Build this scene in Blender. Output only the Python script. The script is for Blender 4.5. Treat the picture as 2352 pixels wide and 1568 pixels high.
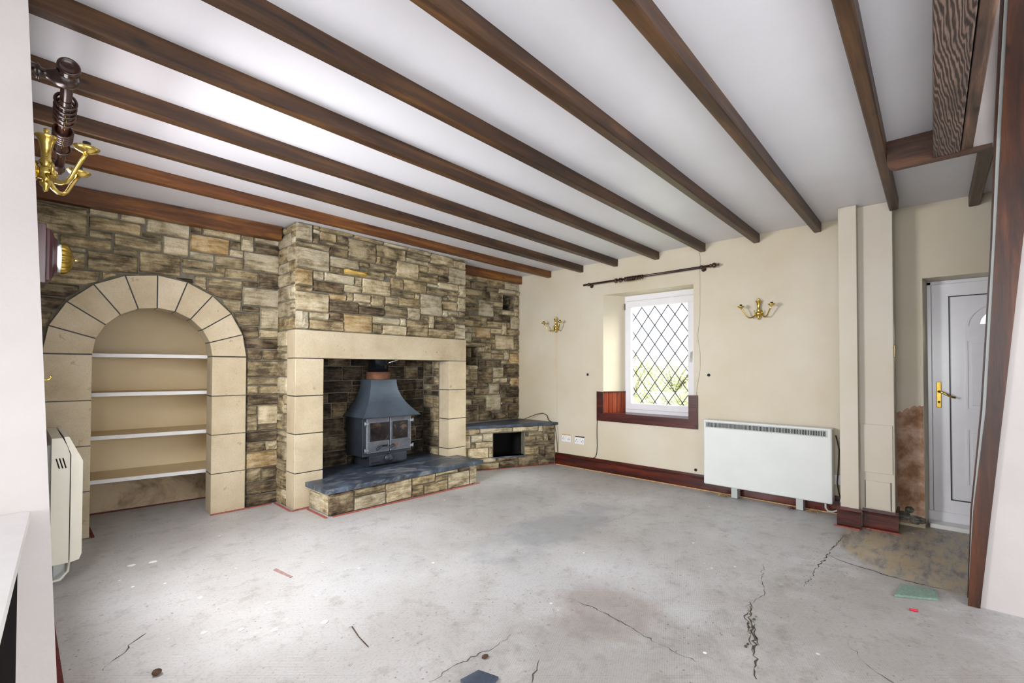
import bpy, bmesh, math, random
from mathutils import Vector, Matrix
for o in list(bpy.data.objects):
    bpy.data.objects.remove(o)
scene = bpy.context.scene
COL = scene.collection
R = math.radians

# ------------------------------------------------------------ camera, sky, light, exposure
CW, FPX, CY = 2352.0, 1050.92, 830.84
PITCH, HEAD, ROLL = 0.9012, 47.3686, 0.0974
H = 2.564
cam_d = bpy.data.cameras.new('camera')
cam_d.sensor_width = 36.0
cam_d.lens = 36.0 * FPX / CW
cam_d.shift_y = (CY - 784.0) / CW
cam_d.clip_start = 0.05
cam = bpy.data.objects.new('camera', cam_d)
COL.objects.link(cam)
cam.matrix_world = (Matrix.Translation((0, 0, 1.25)) @ Matrix.Rotation(R(-HEAD), 4, 'Z')
                    @ Matrix.Rotation(R(90 + PITCH), 4, 'X') @ Matrix.Rotation(R(ROLL), 4, 'Z'))
scene.camera = cam

world = bpy.data.worlds.new('overcast_sky')
scene.world = world
world.use_nodes = True
wb = world.node_tree.nodes['Background']
wb.inputs['Color'].default_value = (0.93, 0.96, 1.0, 1)
wb.inputs['Strength'].default_value = 1.5

def area(name, loc, rot, sx, sy, power, color=(1, 1, 1), spread=180):
    d = bpy.data.lights.new(name, 'AREA')
    d.shape = 'RECTANGLE'; d.size = sx; d.size_y = sy
    d.energy = power; d.color = color; d.spread = R(spread)
    o = bpy.data.objects.new(name, d)
    COL.objects.link(o)
    o.location = loc; o.rotation_euler = rot
    return o
# left window daylight, plus added fill lights at back, side and stairwell
area('added_fill_back', (0.9, -2.66, 1.15), (R(90), 0, 0), 4.2, 1.9, 42, (0.96, 0.98, 1.0))  # added fill to even out the light, in an invented back opening
area('added_fill_side', (-2.66, 0.2, 1.3), (R(90), 0, R(-90)), 2.6, 1.5, 58, (0.97, 0.98, 1.0))  # added fill from the left, in an invented side opening
area('daylight_left_window', (-0.45, 2.75, 1.55), (R(48), 0, R(-90)), 0.85, 1.15, 120, (0.97, 0.98, 1.0))
area('added_fill_stairwell', (2.2, -0.95, 4.3), (R(20), 0, 0), 1.6, 0.8, 14, (1.0, 0.98, 0.96))  # light added inside the closed shaft, which has no window

sun_d = bpy.data.lights.new('hazy_sun', 'SUN')
sun_d.energy = 11.0; sun_d.angle = R(45); sun_d.color = (1.0, 0.98, 0.94)
sun = bpy.data.objects.new('hazy_sun', sun_d)
COL.objects.link(sun)
sun.rotation_euler = Vector((-0.55, 0.75, -0.45)).to_track_quat('-Z', 'Y').to_euler()

cyc = scene.cycles
cyc.use_light_tree = False
cyc.max_bounces = 4; cyc.diffuse_bounces = 3; cyc.glossy_bounces = 3; cyc.transmission_bounces = 4; cyc.transparent_max_bounces = 6
cyc.caustics_reflective = False; cyc.caustics_refractive = False

vs = scene.view_settings
scene.display_settings.display_device = 'sRGB'
vs.view_transform = 'Standard'
vs.look = 'None'
vs.exposure = 0.54
vs.gamma = 1.0
vs.use_curve_mapping = False

# ------------------------------------------------------------ materials
def lin(c):
    if isinstance(c, str):
        c = [int(c[i:i + 2], 16) / 255 for i in (0, 2, 4)]
    return tuple((v / 12.92 if v <= 0.04045 else ((v + 0.055) / 1.055) ** 2.4) for v in c) + (1.0,)

class NT:
    def __init__(s, name):
        s.m = bpy.data.materials.new(name); s.m.use_nodes = True
        s.t = s.m.node_tree; s.n = s.t.nodes; s.l = s.t.links
        s.b = s.n['Principled BSDF']
        s.out = s.n['Material Output']
    def add(s, typ, **kw):
        n = s.n.new(typ)
        for k, v in kw.items():
            setattr(n, k, v)
        return n
    def link(s, a, b):
        s.l.new(a, b)
    def set(s, sock, v):
        if hasattr(v, 'is_output') or isinstance(v, bpy.types.NodeSocket):
            s.l.new(v, sock)
        else:
            sock.default_value = v
    def coords(s, scale=(1, 1, 1), offset=True, rot=(0, 0, 0)):
        tc = s.add('ShaderNodeTexCoord')
        mp = s.add('ShaderNodeMapping')
        mp.inputs['Scale'].default_value = scale
        mp.inputs['Rotation'].default_value = rot
        s.link(tc.outputs['Object'], mp.inputs['Vector'])
        if offset:
            oi = s.add('ShaderNodeObjectInfo')
            mu = s.add('ShaderNodeMath', operation='MULTIPLY'); mu.inputs[1].default_value = 57.0
            s.link(oi.outputs['Random'], mu.inputs[0])
            cb = s.add('ShaderNodeCombineXYZ')
            for i in range(3):
                s.link(mu.outputs[0], cb.inputs[i])
            va = s.add('ShaderNodeVectorMath', operation='ADD')
            s.link(mp.outputs[0], va.inputs[0]); s.link(cb.outputs[0], va.inputs[1])
            return va.outputs[0]
        return mp.outputs[0]
    def noise(s, vec, scale, detail=4, rough=0.55, dist=0.0):
        n = s.add('ShaderNodeTexNoise')
        n.inputs['Scale'].default_value = scale; n.inputs['Detail'].default_value = detail
        n.inputs['Roughness'].default_value = rough; n.inputs['Distortion'].default_value = dist
        s.link(vec, n.inputs['Vector'])
        return n.outputs['Fac']
    def ramp(s, fac, stops):
        r = s.add('ShaderNodeValToRGB')
        e = r.color_ramp.elements
        while len(e) < len(stops):
            e.new(0.5)
        for i, (p, c) in enumerate(stops):
            e[i].position = p
            e[i].color = c if len(c) == 4 else tuple(c) + (1,)
        s.link(fac, r.inputs['Fac'])
        return r.outputs['Color']
    def mix(s, fac, a, b, mode='MIX'):
        m = s.add('ShaderNodeMix', data_type='RGBA', blend_type=mode)
        s.set(m.inputs[0], fac); s.set(m.inputs[6], a); s.set(m.inputs[7], b)
        return m.outputs[2]
    def math(s, op, a, b=0.0, c=None):
        m = s.add('ShaderNodeMath', operation=op)
        s.set(m.inputs[0], a); s.set(m.inputs[1], b)
        if c is not None:
            s.set(m.inputs[2], c)
        return m.outputs[0]
    def bump(s, h, strength=0.3, dist=0.01, normal=None):
        b = s.add('ShaderNodeBump')
        b.inputs['Strength'].default_value = strength; b.inputs['Distance'].default_value = dist
        s.link(h, b.inputs['Height'])
        if normal is not None:
            s.link(normal, b.inputs['Normal'])
        return b.outputs['Normal']
    def done(s, col=None, rough=0.5, metal=0.0, normal=None, spec=None, coat=0.0):
        if col is not None: s.set(s.b.inputs['Base Color'], col)
        s.set(s.b.inputs['Roughness'], rough)
        s.set(s.b.inputs['Metallic'], metal)
        if spec is not None: s.set(s.b.inputs['Specular IOR Level'], spec)
        if coat: s.b.inputs['Coat Weight'].default_value = coat; s.b.inputs['Coat Roughness'].default_value = 0.15
        if normal is not None: s.link(normal, s.b.inputs['Normal'])
        return s.m
BW = [(0.0, (0, 0, 0, 1)), (1.0, (1, 1, 1, 1))]

def paint(name, c1, c2, rough=0.5, scale=2.5, bump=0.08, bscale=60, spec=0.4):
    t = NT(name); v = t.coords(offset=False)
    col = t.ramp(t.noise(v, scale, 5), [(0.35, lin(c1)), (0.7, lin(c2))])
    nb = t.noise(v, bscale, 3)
    return t.done(col, rough, normal=t.bump(nb, bump, 0.004), spec=spec)

def plain(name, c, rough=0.5, metal=0.0, var=0.12, scale=12, bump=0.0, spec=None, coat=0.0):
    t = NT(name); v = t.coords()
    c = lin(c)
    lo = tuple(x * (1 - var) for x in c[:3]) + (1,); hi = tuple(min(1, x * (1 + var)) for x in c[:3]) + (1,)
    col = t.ramp(t.noise(v, scale, 4), [(0.3, lo), (0.7, hi)])
    n = t.bump(t.noise(v, scale * 6, 3), bump, 0.003) if bump else None
    return t.done(col, rough, metal, n, spec, coat)

def wood(name, dark, mid, light, axis='x', rough=0.45, coat=0.0, gs=1.0, knots=True, bump=0.25):
    t = NT(name)
    sc = {'x': (0.7, 11, 11), 'y': (11, 0.7, 11), 'z': (11, 11, 0.7)}[axis]
    sc = tuple(a * gs for a in sc)
    v = t.coords(sc)
    n1 = t.noise(v, 1.6, 6, 0.62, 0.6)
    col = t.ramp(n1, [(0.28, lin(dark)), (0.5, lin(mid)), (0.74, lin(light))])
    fine = t.noise(v, 9.0, 3, 0.6)
    col = t.mix(0.35, col, t.ramp(fine, [(0.3, (0.35, 0.33, 0.32, 1)), (0.65, (1, 1, 1, 1))]), 'MULTIPLY')
    sc2 = {'x': (2.2, 6, 6), 'y': (6, 2.2, 6), 'z': (6, 6, 2.2)}[axis]
    v2 = t.coords(sc2)
    blot = t.ramp(t.noise(v2, 1.1, 5, 0.65), [(0.36, (0.42, 0.40, 0.40, 1)), (0.56, (1, 1, 1, 1))])
    col = t.mix(0.6, col, blot, 'MULTIPLY')
    if knots:
        vo = t.add('ShaderNodeTexVoronoi'); vo.inputs['Scale'].default_value = 1.5
        t.link(v2, vo.inputs['Vector'])
        k = t.ramp(vo.outputs['Distance'], [(0.06, (0.25, 0.2, 0.18, 1)), (0.13, (1, 1, 1, 1))])
        col = t.mix(0.8, col, k, 'MULTIPLY')
    nb = t.bump(t.math('ADD', n1, t.math('MULTIPLY', fine, 0.5)), bump, 0.004)
    return t.done(col, rough, normal=nb, coat=coat)

def stone_mat(name, c_lo, c_mid, c_hi, stain=0.4):
    t = NT(name); v = t.coords()
    v2 = t.coords((1.2, 1.2, 7.0))
    a = t.noise(v, 6.0, 7, 0.62, 0.3)
    lam = t.noise(v2, 5.0, 6, 0.65, 0.2)
    f = t.math('ADD', t.math('MULTIPLY', a, 0.55), t.math('MULTIPLY', lam, 0.45))
    col = t.ramp(f, [(0.40, lin(c_lo)), (0.49, lin(c_mid)), (0.58, lin(c_hi))])
    gr = t.ramp(t.noise(v, 90.0, 2), [(0.35, (0.72, 0.72, 0.72, 1)), (0.6, (1, 1, 1, 1))])
    col = t.mix(0.6, col, gr, 'MULTIPLY')
    oi = t.add('ShaderNodeObjectInfo')
    tint = t.ramp(oi.outputs['Random'], [(0.0, (0.78, 0.77, 0.76, 1)), (0.5, (1, 0.99, 0.96, 1)), (1.0, (1.08, 1.02, 0.92, 1))])
    col = t.mix(1.0, col, tint, 'MULTIPLY')
    hgt = t.math('ADD', t.math('MULTIPLY', a, 1.0), t.math('MULTIPLY', lam, 0.8))
    nb = t.bump(hgt, 1.0, 0.022)
    nb = t.bump(t.noise(v, 70.0, 3), 0.35, 0.004, nb)
    return t.done(col, 0.85, normal=nb, spec=0.25)

MT = {}
MT['l'] = stone_mat('sandstone_pale', '8a7d65', 'c0b395', 'dbd1b8')
MT['m'] = stone_mat('sandstone_buff', '5d523f', '998a6c', 'c4b594')
MT['d'] = stone_mat('sandstone_dark', '3b3228', '6a5c49', '9a8b70')
MT['o'] = stone_mat('sandstone_ochre', '8d7650', 'bda377', 'd0bf9c')
MT['ochre'] = stone_mat('ochre_stone', 'b08a3c', 'd9b460', 'e6cd8c')
MT['soot'] = stone_mat('sooty_sandstone', '241f19', '463d32', '6f6250')
MT['mortar'] = plain('mortar', '746f61', 0.95, var=0.25, scale=25, bump=0.5)

def dressed():
    t = NT('dressed_sandstone'); v = t.coords()
    a = t.noise(v, 2.6, 6, 0.6)
    col = t.ramp(a, [(0.3, lin('b5a487')), (0.52, lin('cbbc9f')), (0.75, lin('d8cbb2'))])
    sp = t.ramp(t.noise(v, 120, 2), [(0.36, (0.72, 0.7, 0.67, 1)), (0.55, (1, 1, 1, 1))])
    col = t.mix(0.32, col, sp, 'MULTIPLY')
    pit = t.ramp(t.noise(v, 17, 3), [(0.27, (0.5, 0.42, 0.33, 1)), (0.33, (1, 1, 1, 1))])
    col = t.mix(0.5, col, pit, 'MULTIPLY')
    return t.done(col, 0.85, normal=t.bump(t.noise(v, 110, 3), 0.35, 0.003), spec=0.25)
MT['dressed'] = dressed()

def slate(name, dusty):
    t = NT(name); v = t.coords((1, 1.3, 1))
    a = t.noise(v, 3.5, 7, 0.65, 0.5)
    b = t.noise(t.coords((1, 1, 1)), 22, 4, 0.6)
    col = t.ramp(a, [(0.3, lin('252b35')), (0.55, lin('3f4a5a')), (0.7, lin('5b6a7e'))])
    dust = t.ramp(t.noise(v, 4.0, 6, 0.7, 0.8), [(0.50, (0, 0, 0, 1)), (0.64, (1, 1, 1, 1))])
    col = t.mix(t.math('MULTIPLY', dust, dusty), col, lin('a9aba8'))
    return t.done(col, 0.42, normal=t.bump(t.math('ADD', a, t.math('MULTIPLY', b, .3)), 0.5, 0.008))
MT['slate'] = slate('slate_dusty', 0.5)
MT['slate_dark'] = slate('slate_dark', 0.1)

MT['cream'] = paint('cream_wall_paint', 'cbbfa5', 'd5ccba', 0.5, 1.3, 0.10, 45)
MT['cream2'] = paint('pale_wall_paint', 'bbb4b2', 'c6c0be', 0.5, 2.0, 0.22, 38)
MT['pier'] = paint('cream_pier_paint', 'd0c6b3', 'd8d0c3', 0.45, 1.2, 0.05, 40)
MT['ceil'] = paint('ceiling_paint', 'd8d8dd', 'e2e2e8', 0.4, 1.0, 0.06, 7)
MT['niche'] = paint('niche_paint', 'e3cda2', 'ecdab6', 0.6, 1.5, 0.05, 40)
MT['white'] = plain('white_gloss', 'e9e8e6', 0.3, var=0.03)
MT['upvc'] = plain('white_upvc', 'ecebef', 0.22, var=0.02)
MT['heater'] = plain('heater_enamel', 'dfe2df', 0.4, var=0.03, scale=4)
MT['heater_cream'] = plain('heater_cream_enamel', 'e4dfcf', 0.38, var=0.03, scale=4)
MT['heater_grey'] = plain('heater_grille_grey', 'b7bcb9', 0.45, var=0.04)
MT['black'] = plain('black_plastic', '17171a', 0.4)
MT['void'] = plain('dark_cavity', '0d0c0b', 0.9)
MT['rubber'] = plain('grey_gasket', '24282a', 0.5)
MT['iron'] = plain('stove_iron', '353a42', 0.42, 0.35, var=0.25, scale=6, bump=0.25)
MT['hood'] = plain('stove_hood_steel', '56626f', 0.36, 0.45, var=0.2, scale=5, bump=0.08)
MT['grate'] = plain('stove_door_pewter', '9a9fa8', 0.4, 0.6, var=0.2, scale=14, bump=0.3)
MT['rust'] = plain('rusty_steel', '6b4630', 0.7, 0.2, var=0.5, scale=9, bump=0.4)
MT['flue'] = plain('black_enamel_flue', '14181f', 0.12, 0.3)
MT['chrome'] = plain('chrome', 'd8d8d8', 0.15, 1.0)
MT['brass'] = plain('polished_brass', 'd3b764', 0.16, 1.0, var=0.15, scale=30)
MT['oldbrass'] = plain('antique_brass', '9a8038', 0.3, 1.0, var=0.3, scale=30)
MT['lead'] = plain('lead_came', '45454d', 0.5, 0.4)
MT['beam'] = wood('beam_wood', '24170f', '4a2f19', '74502a', 'x', 0.45)
MT['beam_red'] = wood('beam_wood_red', '38190a', '6c3f19', '9a682c', 'x', 0.4)
MT['beam_crude'] = wood('rough_trimmer_wood', '2b201a', '5f4636', '937560', 'x', 0.55, gs=1.6)
def wavy(name):
    t = NT(name); v = t.coords((0.55, 5.5, 5.5))
    w = t.add('ShaderNodeTexWave', wave_type='RINGS', rings_direction='SPHERICAL')
    w.inputs['Scale'].default_value = 9.0; w.inputs['Distortion'].default_value = 10.0; w.inputs['Detail'].default_value = 3; w.inputs['Detail Scale'].default_value = 0.9
    t.link(v, w.inputs['Vector'])
    col = t.ramp(w.outputs['Fac'], [(0.15, lin('2f231d')), (0.5, lin('523e35')), (0.85, lin('7a665b'))])
    bl = t.ramp(t.noise(t.coords((1.2, 4, 4)), 2.0, 4), [(0.35, (0.5, 0.47, 0.45, 1)), (0.6, (1, 1, 1, 1))])
    col = t.mix(0.8, col, bl, 'MULTIPLY')
    return t.done(col, 0.5, normal=t.bump(w.outputs['Fac'], 0.3, 0.004))
MT['beam_wavy'] = wavy('wavy_grained_timber')
MT['cabinet'] = plain('near_black_cabinet', '100a0c', 0.95, spec=0.05)
MT['beam_crude_y'] = wood('rough_trimmer_wood_cross', '241610', '4c3020', '6b4730', 'y', 0.5)
MT['post'] = wood('post_wood', '1f0d06', '43210f', '6b3a18', 'z', 0.4, knots=True)
MT['skirt'] = wood('skirting_mahogany', '1d0704', '4b160c', '7a2b14', 'y', 0.25, coat=0.3)
MT['trim'] = wood('window_trim_wood', '2a0d0a', '4e1c16', '6d2d22', 'y', 0.35, coat=0.2)
MT['trim_v'] = wood('window_lining_wood', '571f12', '8a3a20', 'b06338', 'z', 0.3, coat=0.3, knots=False)
MT['dwood'] = wood('dark_turned_wood', '1f0f0b', '35190f', '52291b', 'z', 0.25, coat=0.4, knots=False, bump=0.05)
MT['mahog'] = plain('mahogany_plaque', '270a10', 0.4, var=0.25, scale=8, coat=0.1)
MT['grip'] = plain('gripper_red', 'a4574a', 0.8, var=0.35, scale=60, bump=0.3)
MT['gripw'] = plain('gripper_raw_wood', 'c79a63', 0.8, var=0.3, scale=40)
MT['gripd'] = plain('gripper_dark_red', '641f20', 0.75, var=0.3, scale=60, bump=0.3)
MT['cable_w'] = plain('white_cable', 'd9d5cc', 0.5)
MT['cable_b'] = plain('brown_cable', '2b1a12', 0.45)
MT['underlay'] = plain('green_underlay', '7d9488', 0.9, var=0.2, scale=80, bump=0.7)
MT['debris'] = plain('brown_debris', '4a3524', 0.9, var=0.4, scale=50)
MT['redplastic'] = plain('red_plastic', 'd4213c', 0.4)
MT['splinter'] = plain('weathered_splinter', '9a7a76', 0.8, var=0.2, scale=30)
MT['crack'] = plain('crack_dirt', '4a4339', 1.0, var=0.4, scale=60)
MT['flake'] = plain('white_flake', 'eeeeee', 0.8, var=0.05)
MT['wire'] = plain('thin_wire', 'cfc9bb', 0.5)
MT['stain'] = plain('rust_stain', 'cdb37d', 0.7)
MT['hole'] = plain('wall_plug', '2c2f33', 0.7)

def bare_plaster():
    t = NT('bare_plaster'); v = t.coords(offset=False)
    a = t.noise(v, 6.5, 7, 0.68, 0.15)
    col = t.ramp(a, [(0.3, lin('6b4630')), (0.45, lin('a07a5c')), (0.58, lin('c2a28c')), (0.72, lin('d6bfae'))])
    return t.done(col, 0.9, normal=t.bump(a, 0.6, 0.02))
MT['plaster'] = bare_plaster()
MT['rubble'] = stone_mat('rubble_stone', '33342f', '6d6e64', 'a3a295')

def niche_low():
    t = NT('damp_stained_plaster'); v = t.coords(offset=False)
    a = t.noise(v, 4.0, 7, 0.7, 0.4)
    col = t.ramp(a, [(0.30, lin('4a3f33')), (0.40, lin('a08b70')), (0.55, lin('c9b393')), (0.8, lin('d7c3a2'))])
    return t.done(col, 0.8)
MT['niche_low'] = niche_low()

def stove_glass():
    t = NT('sooty_stove_glass'); v = t.coords()
    a = t.noise(v, 9, 6, 0.65, 1.0)
    col = t.ramp(a, [(0.35, lin('0c0e16')), (0.55, lin('2a211c')), (0.7, lin('6d5a4c'))])
    return t.done(col, 0.15)
MT['stoveglass'] = stove_glass()

def glass():
    m = bpy.data.materials.new('window_glass'); m.use_nodes = True
    nt = m.node_tree; nt.nodes.remove(nt.nodes['Principled BSDF'])
    tr = nt.nodes.new('ShaderNodeBsdfTransparent'); tr.inputs[0].default_value = (0.97, 0.985, 0.98, 1)
    gl = nt.nodes.new('ShaderNodeBsdfGlossy'); gl.inputs['Roughness'].default_value = 0.02
    mx = nt.nodes.new('ShaderNodeMixShader'); mx.inputs[0].default_value = 0.06
    nt.links.new(tr.outputs[0], mx.inputs[1]); nt.links.new(gl.outputs[0], mx.inputs[2])
    nt.links.new(mx.outputs[0], nt.nodes['Material Output'].inputs[0])
    return m
MT['glass'] = glass()

def grass():
    t = NT('garden_grass'); v = t.coords(offset=False)
    col = t.ramp(t.noise(v, 1.6, 8, 0.7), [(0.35, lin('a9b288')), (0.5, lin('cdd6b0')), (0.62, lin('e6e6cc'))])
    return t.done(col, 1.0)
MT['grass'] = grass()
MT['leaf'] = plain('hedge_leaf', 'b0b686', 0.8, var=0.6, scale=3)
MT['twig'] = plain('hedge_twig', '6f6247', 0.9)

def floor_mat():
    t = NT('concrete_floor'); v = t.coords(offset=False)
    a = t.noise(v, 0.9, 6, 0.62)
    col = t.ramp(a, [(0.30, lin('b3b0ae')), (0.5, lin('c4c3c3')), (0.68, lin('d0d0d3'))])
    b = t.noise(v, 7.0, 6, 0.75)
    col = t.mix(0.5, col, t.ramp(b, [(0.34, (0.58, 0.55, 0.50, 1)), (0.47, (1, 1, 1, 1))]), 'MULTIPLY')
    fs = t.noise(v, 75.0, 2, 0.6)
    col = t.mix(0.5, col, t.ramp(fs, [(0.30, (0.62, 0.60, 0.57, 1)), (0.48, (1, 1, 1, 1))]), 'MULTIPLY')
    sp = t.add('ShaderNodeSeparateXYZ'); t.link(v, sp.inputs[0])
    X, Y = sp.outputs[0], sp.outputs[1]
    def blob(cx, cy, rx, ry, ns=2.0, amp=0.9, soft=(0.75, 1.05)):
        dx = t.math('DIVIDE', t.math('SUBTRACT', X, cx), rx)
        dy = t.math('DIVIDE', t.math('SUBTRACT', Y, cy), ry)
        d = t.math('SQRT', t.math('ADD', t.math('MULTIPLY', dx, dx), t.math('MULTIPLY', dy, dy)))
        d = t.math('ADD', d, t.math('MULTIPLY', t.math('SUBTRACT', t.noise(v, ns, 7, 0.68, 0.5), 0.5), amp))
        mr = t.add('ShaderNodeMapRange'); mr.clamp = True
        t.link(d, mr.inputs[0])
        mr.inputs[1].default_value = soft[0]; mr.inputs[2].default_value = soft[1]
        mr.inputs[3].default_value = 1.0; mr.inputs[4].default_value = 0.0
        return mr.outputs[0]
    # bluish grey worn screed in the middle of the room
    col = t.mix(t.math('MULTIPLY', blob(2.95, 2.2, 0.80, 0.26, 3.0, 2.6, (0.6, 1.25)), 0.5), col, lin('8a929a'))
    # brown-pink patch
    col = t.mix(t.math('MULTIPLY', blob(2.10, 1.25, 0.30, 0.28, 4, 1.4), 0.5), col, lin('9c8a82'))
    # dirty foreground
    col = t.mix(t.math('MULTIPLY', blob(1.45, 0.75, 0.8, 0.8, 5, 2.4, (0.6, 1.2)), 0.38), col, lin('7d7871'))
    col = t.mix(t.math('MULTIPLY', blob(2.8, 0.25, 0.9, 0.55, 6, 2.6, (0.6, 1.2)), 0.35), col, lin('80776c'))
    # old brown adhesive by the door
    door = blob(4.25, -0.05, 0.72, 0.62, 1.4, 0.35, (0.9, 1.0))
    st = t.noise(t.coords((1.4, 5.0, 1), offset=False), 2.6, 7, 0.72, 0.15)
    dcol = t.ramp(st, [(0.33, lin('675e53')), (0.44, lin('9a9186')), (0.51, lin('b5ab98')), (0.56, lin('c6ae7e')), (0.66, lin('bbb4a8'))])
    col = t.mix(t.math('MULTIPLY', door, 0.9), col, dcol)
    # imprint of the carpet backing: fine dots
    vr = t.coords((1, 1, 1), offset=False, rot=(0, 0, R(12)))
    s2 = t.add('ShaderNodeSeparateXYZ'); t.link(vr, s2.inputs[0])
    gx = t.math('SINE', t.math('MULTIPLY', s2.outputs[0], 2 * math.pi / 0.017))
    gy = t.math('SINE', t.math('MULTIPLY', s2.outputs[1], 2 * math.pi / 0.012))
    dots = t.math('MULTIPLY', gx, gy)
    dm = t.ramp(t.noise(v, 1.1, 5), [(0.32, (0, 0, 0, 1)), (0.52, (1, 1, 1, 1))])
    dcl = t.math('MULTIPLY', t.math('ADD', t.math('MULTIPLY', dots, 0.5), 0.5), dm)
    col = t.mix(t.math('MULTIPLY', dcl, 0.42), col, lin('7b766f'))
    # dark specks
    vo = t.add('ShaderNodeTexVoronoi'); vo.inputs['Scale'].default_value = 24; t.link(v, vo.inputs['Vector'])
    spk = t.ramp(vo.outputs['Distance'], [(0.07, (1, 1, 1, 1)), (0.14, (0, 0, 0, 1))])
    spk = t.math('MULTIPLY', spk, t.ramp(t.noise(v, 3, 3), [(0.44, (0, 0, 0, 1)), (0.58, (1, 1, 1, 1))]))
    fl2 = t.ramp(t.noise(t.coords((1.0, 1.0, 1), offset=False), 21.0, 4, 0.7), [(0.63, (0, 0, 0, 1)), (0.70, (1, 1, 1, 1))])
    col = t.mix(t.math('MULTIPLY', fl2, 0.45), col, lin('655e55'))
    col = t.mix(t.math('MULTIPLY', spk, 0.7), col, lin('4d473f'))
    # white plaster flecks
    vo2 = t.add('ShaderNodeTexVoronoi'); vo2.inputs['Scale'].default_value = 7; t.link(v, vo2.inputs['Vector'])
    spw = t.ramp(vo2.outputs['Distance'], [(0.05, (1, 1, 1, 1)), (0.075, (0, 0, 0, 1))])
    spw = t.math('MULTIPLY', spw, t.ramp(t.noise(v, 1.7, 3), [(0.5, (0, 0, 0, 1)), (0.56, (1, 1, 1, 1))]))
    col = t.mix(spw, col, lin('f4f4f4'))
    rg = t.ramp(b, [(0.3, (0.62, 0.62, 0.62, 1)), (0.6, (0.38, 0.38, 0.38, 1))])
    h = t.math('ADD', t.math('MULTIPLY', b, 0.6), t.math('MULTIPLY', dcl, 0.12))
    return t.done(col, rg, normal=t.bump(h, 0.35, 0.006), spec=0.5)
MT['floor'] = floor_mat()

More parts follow.
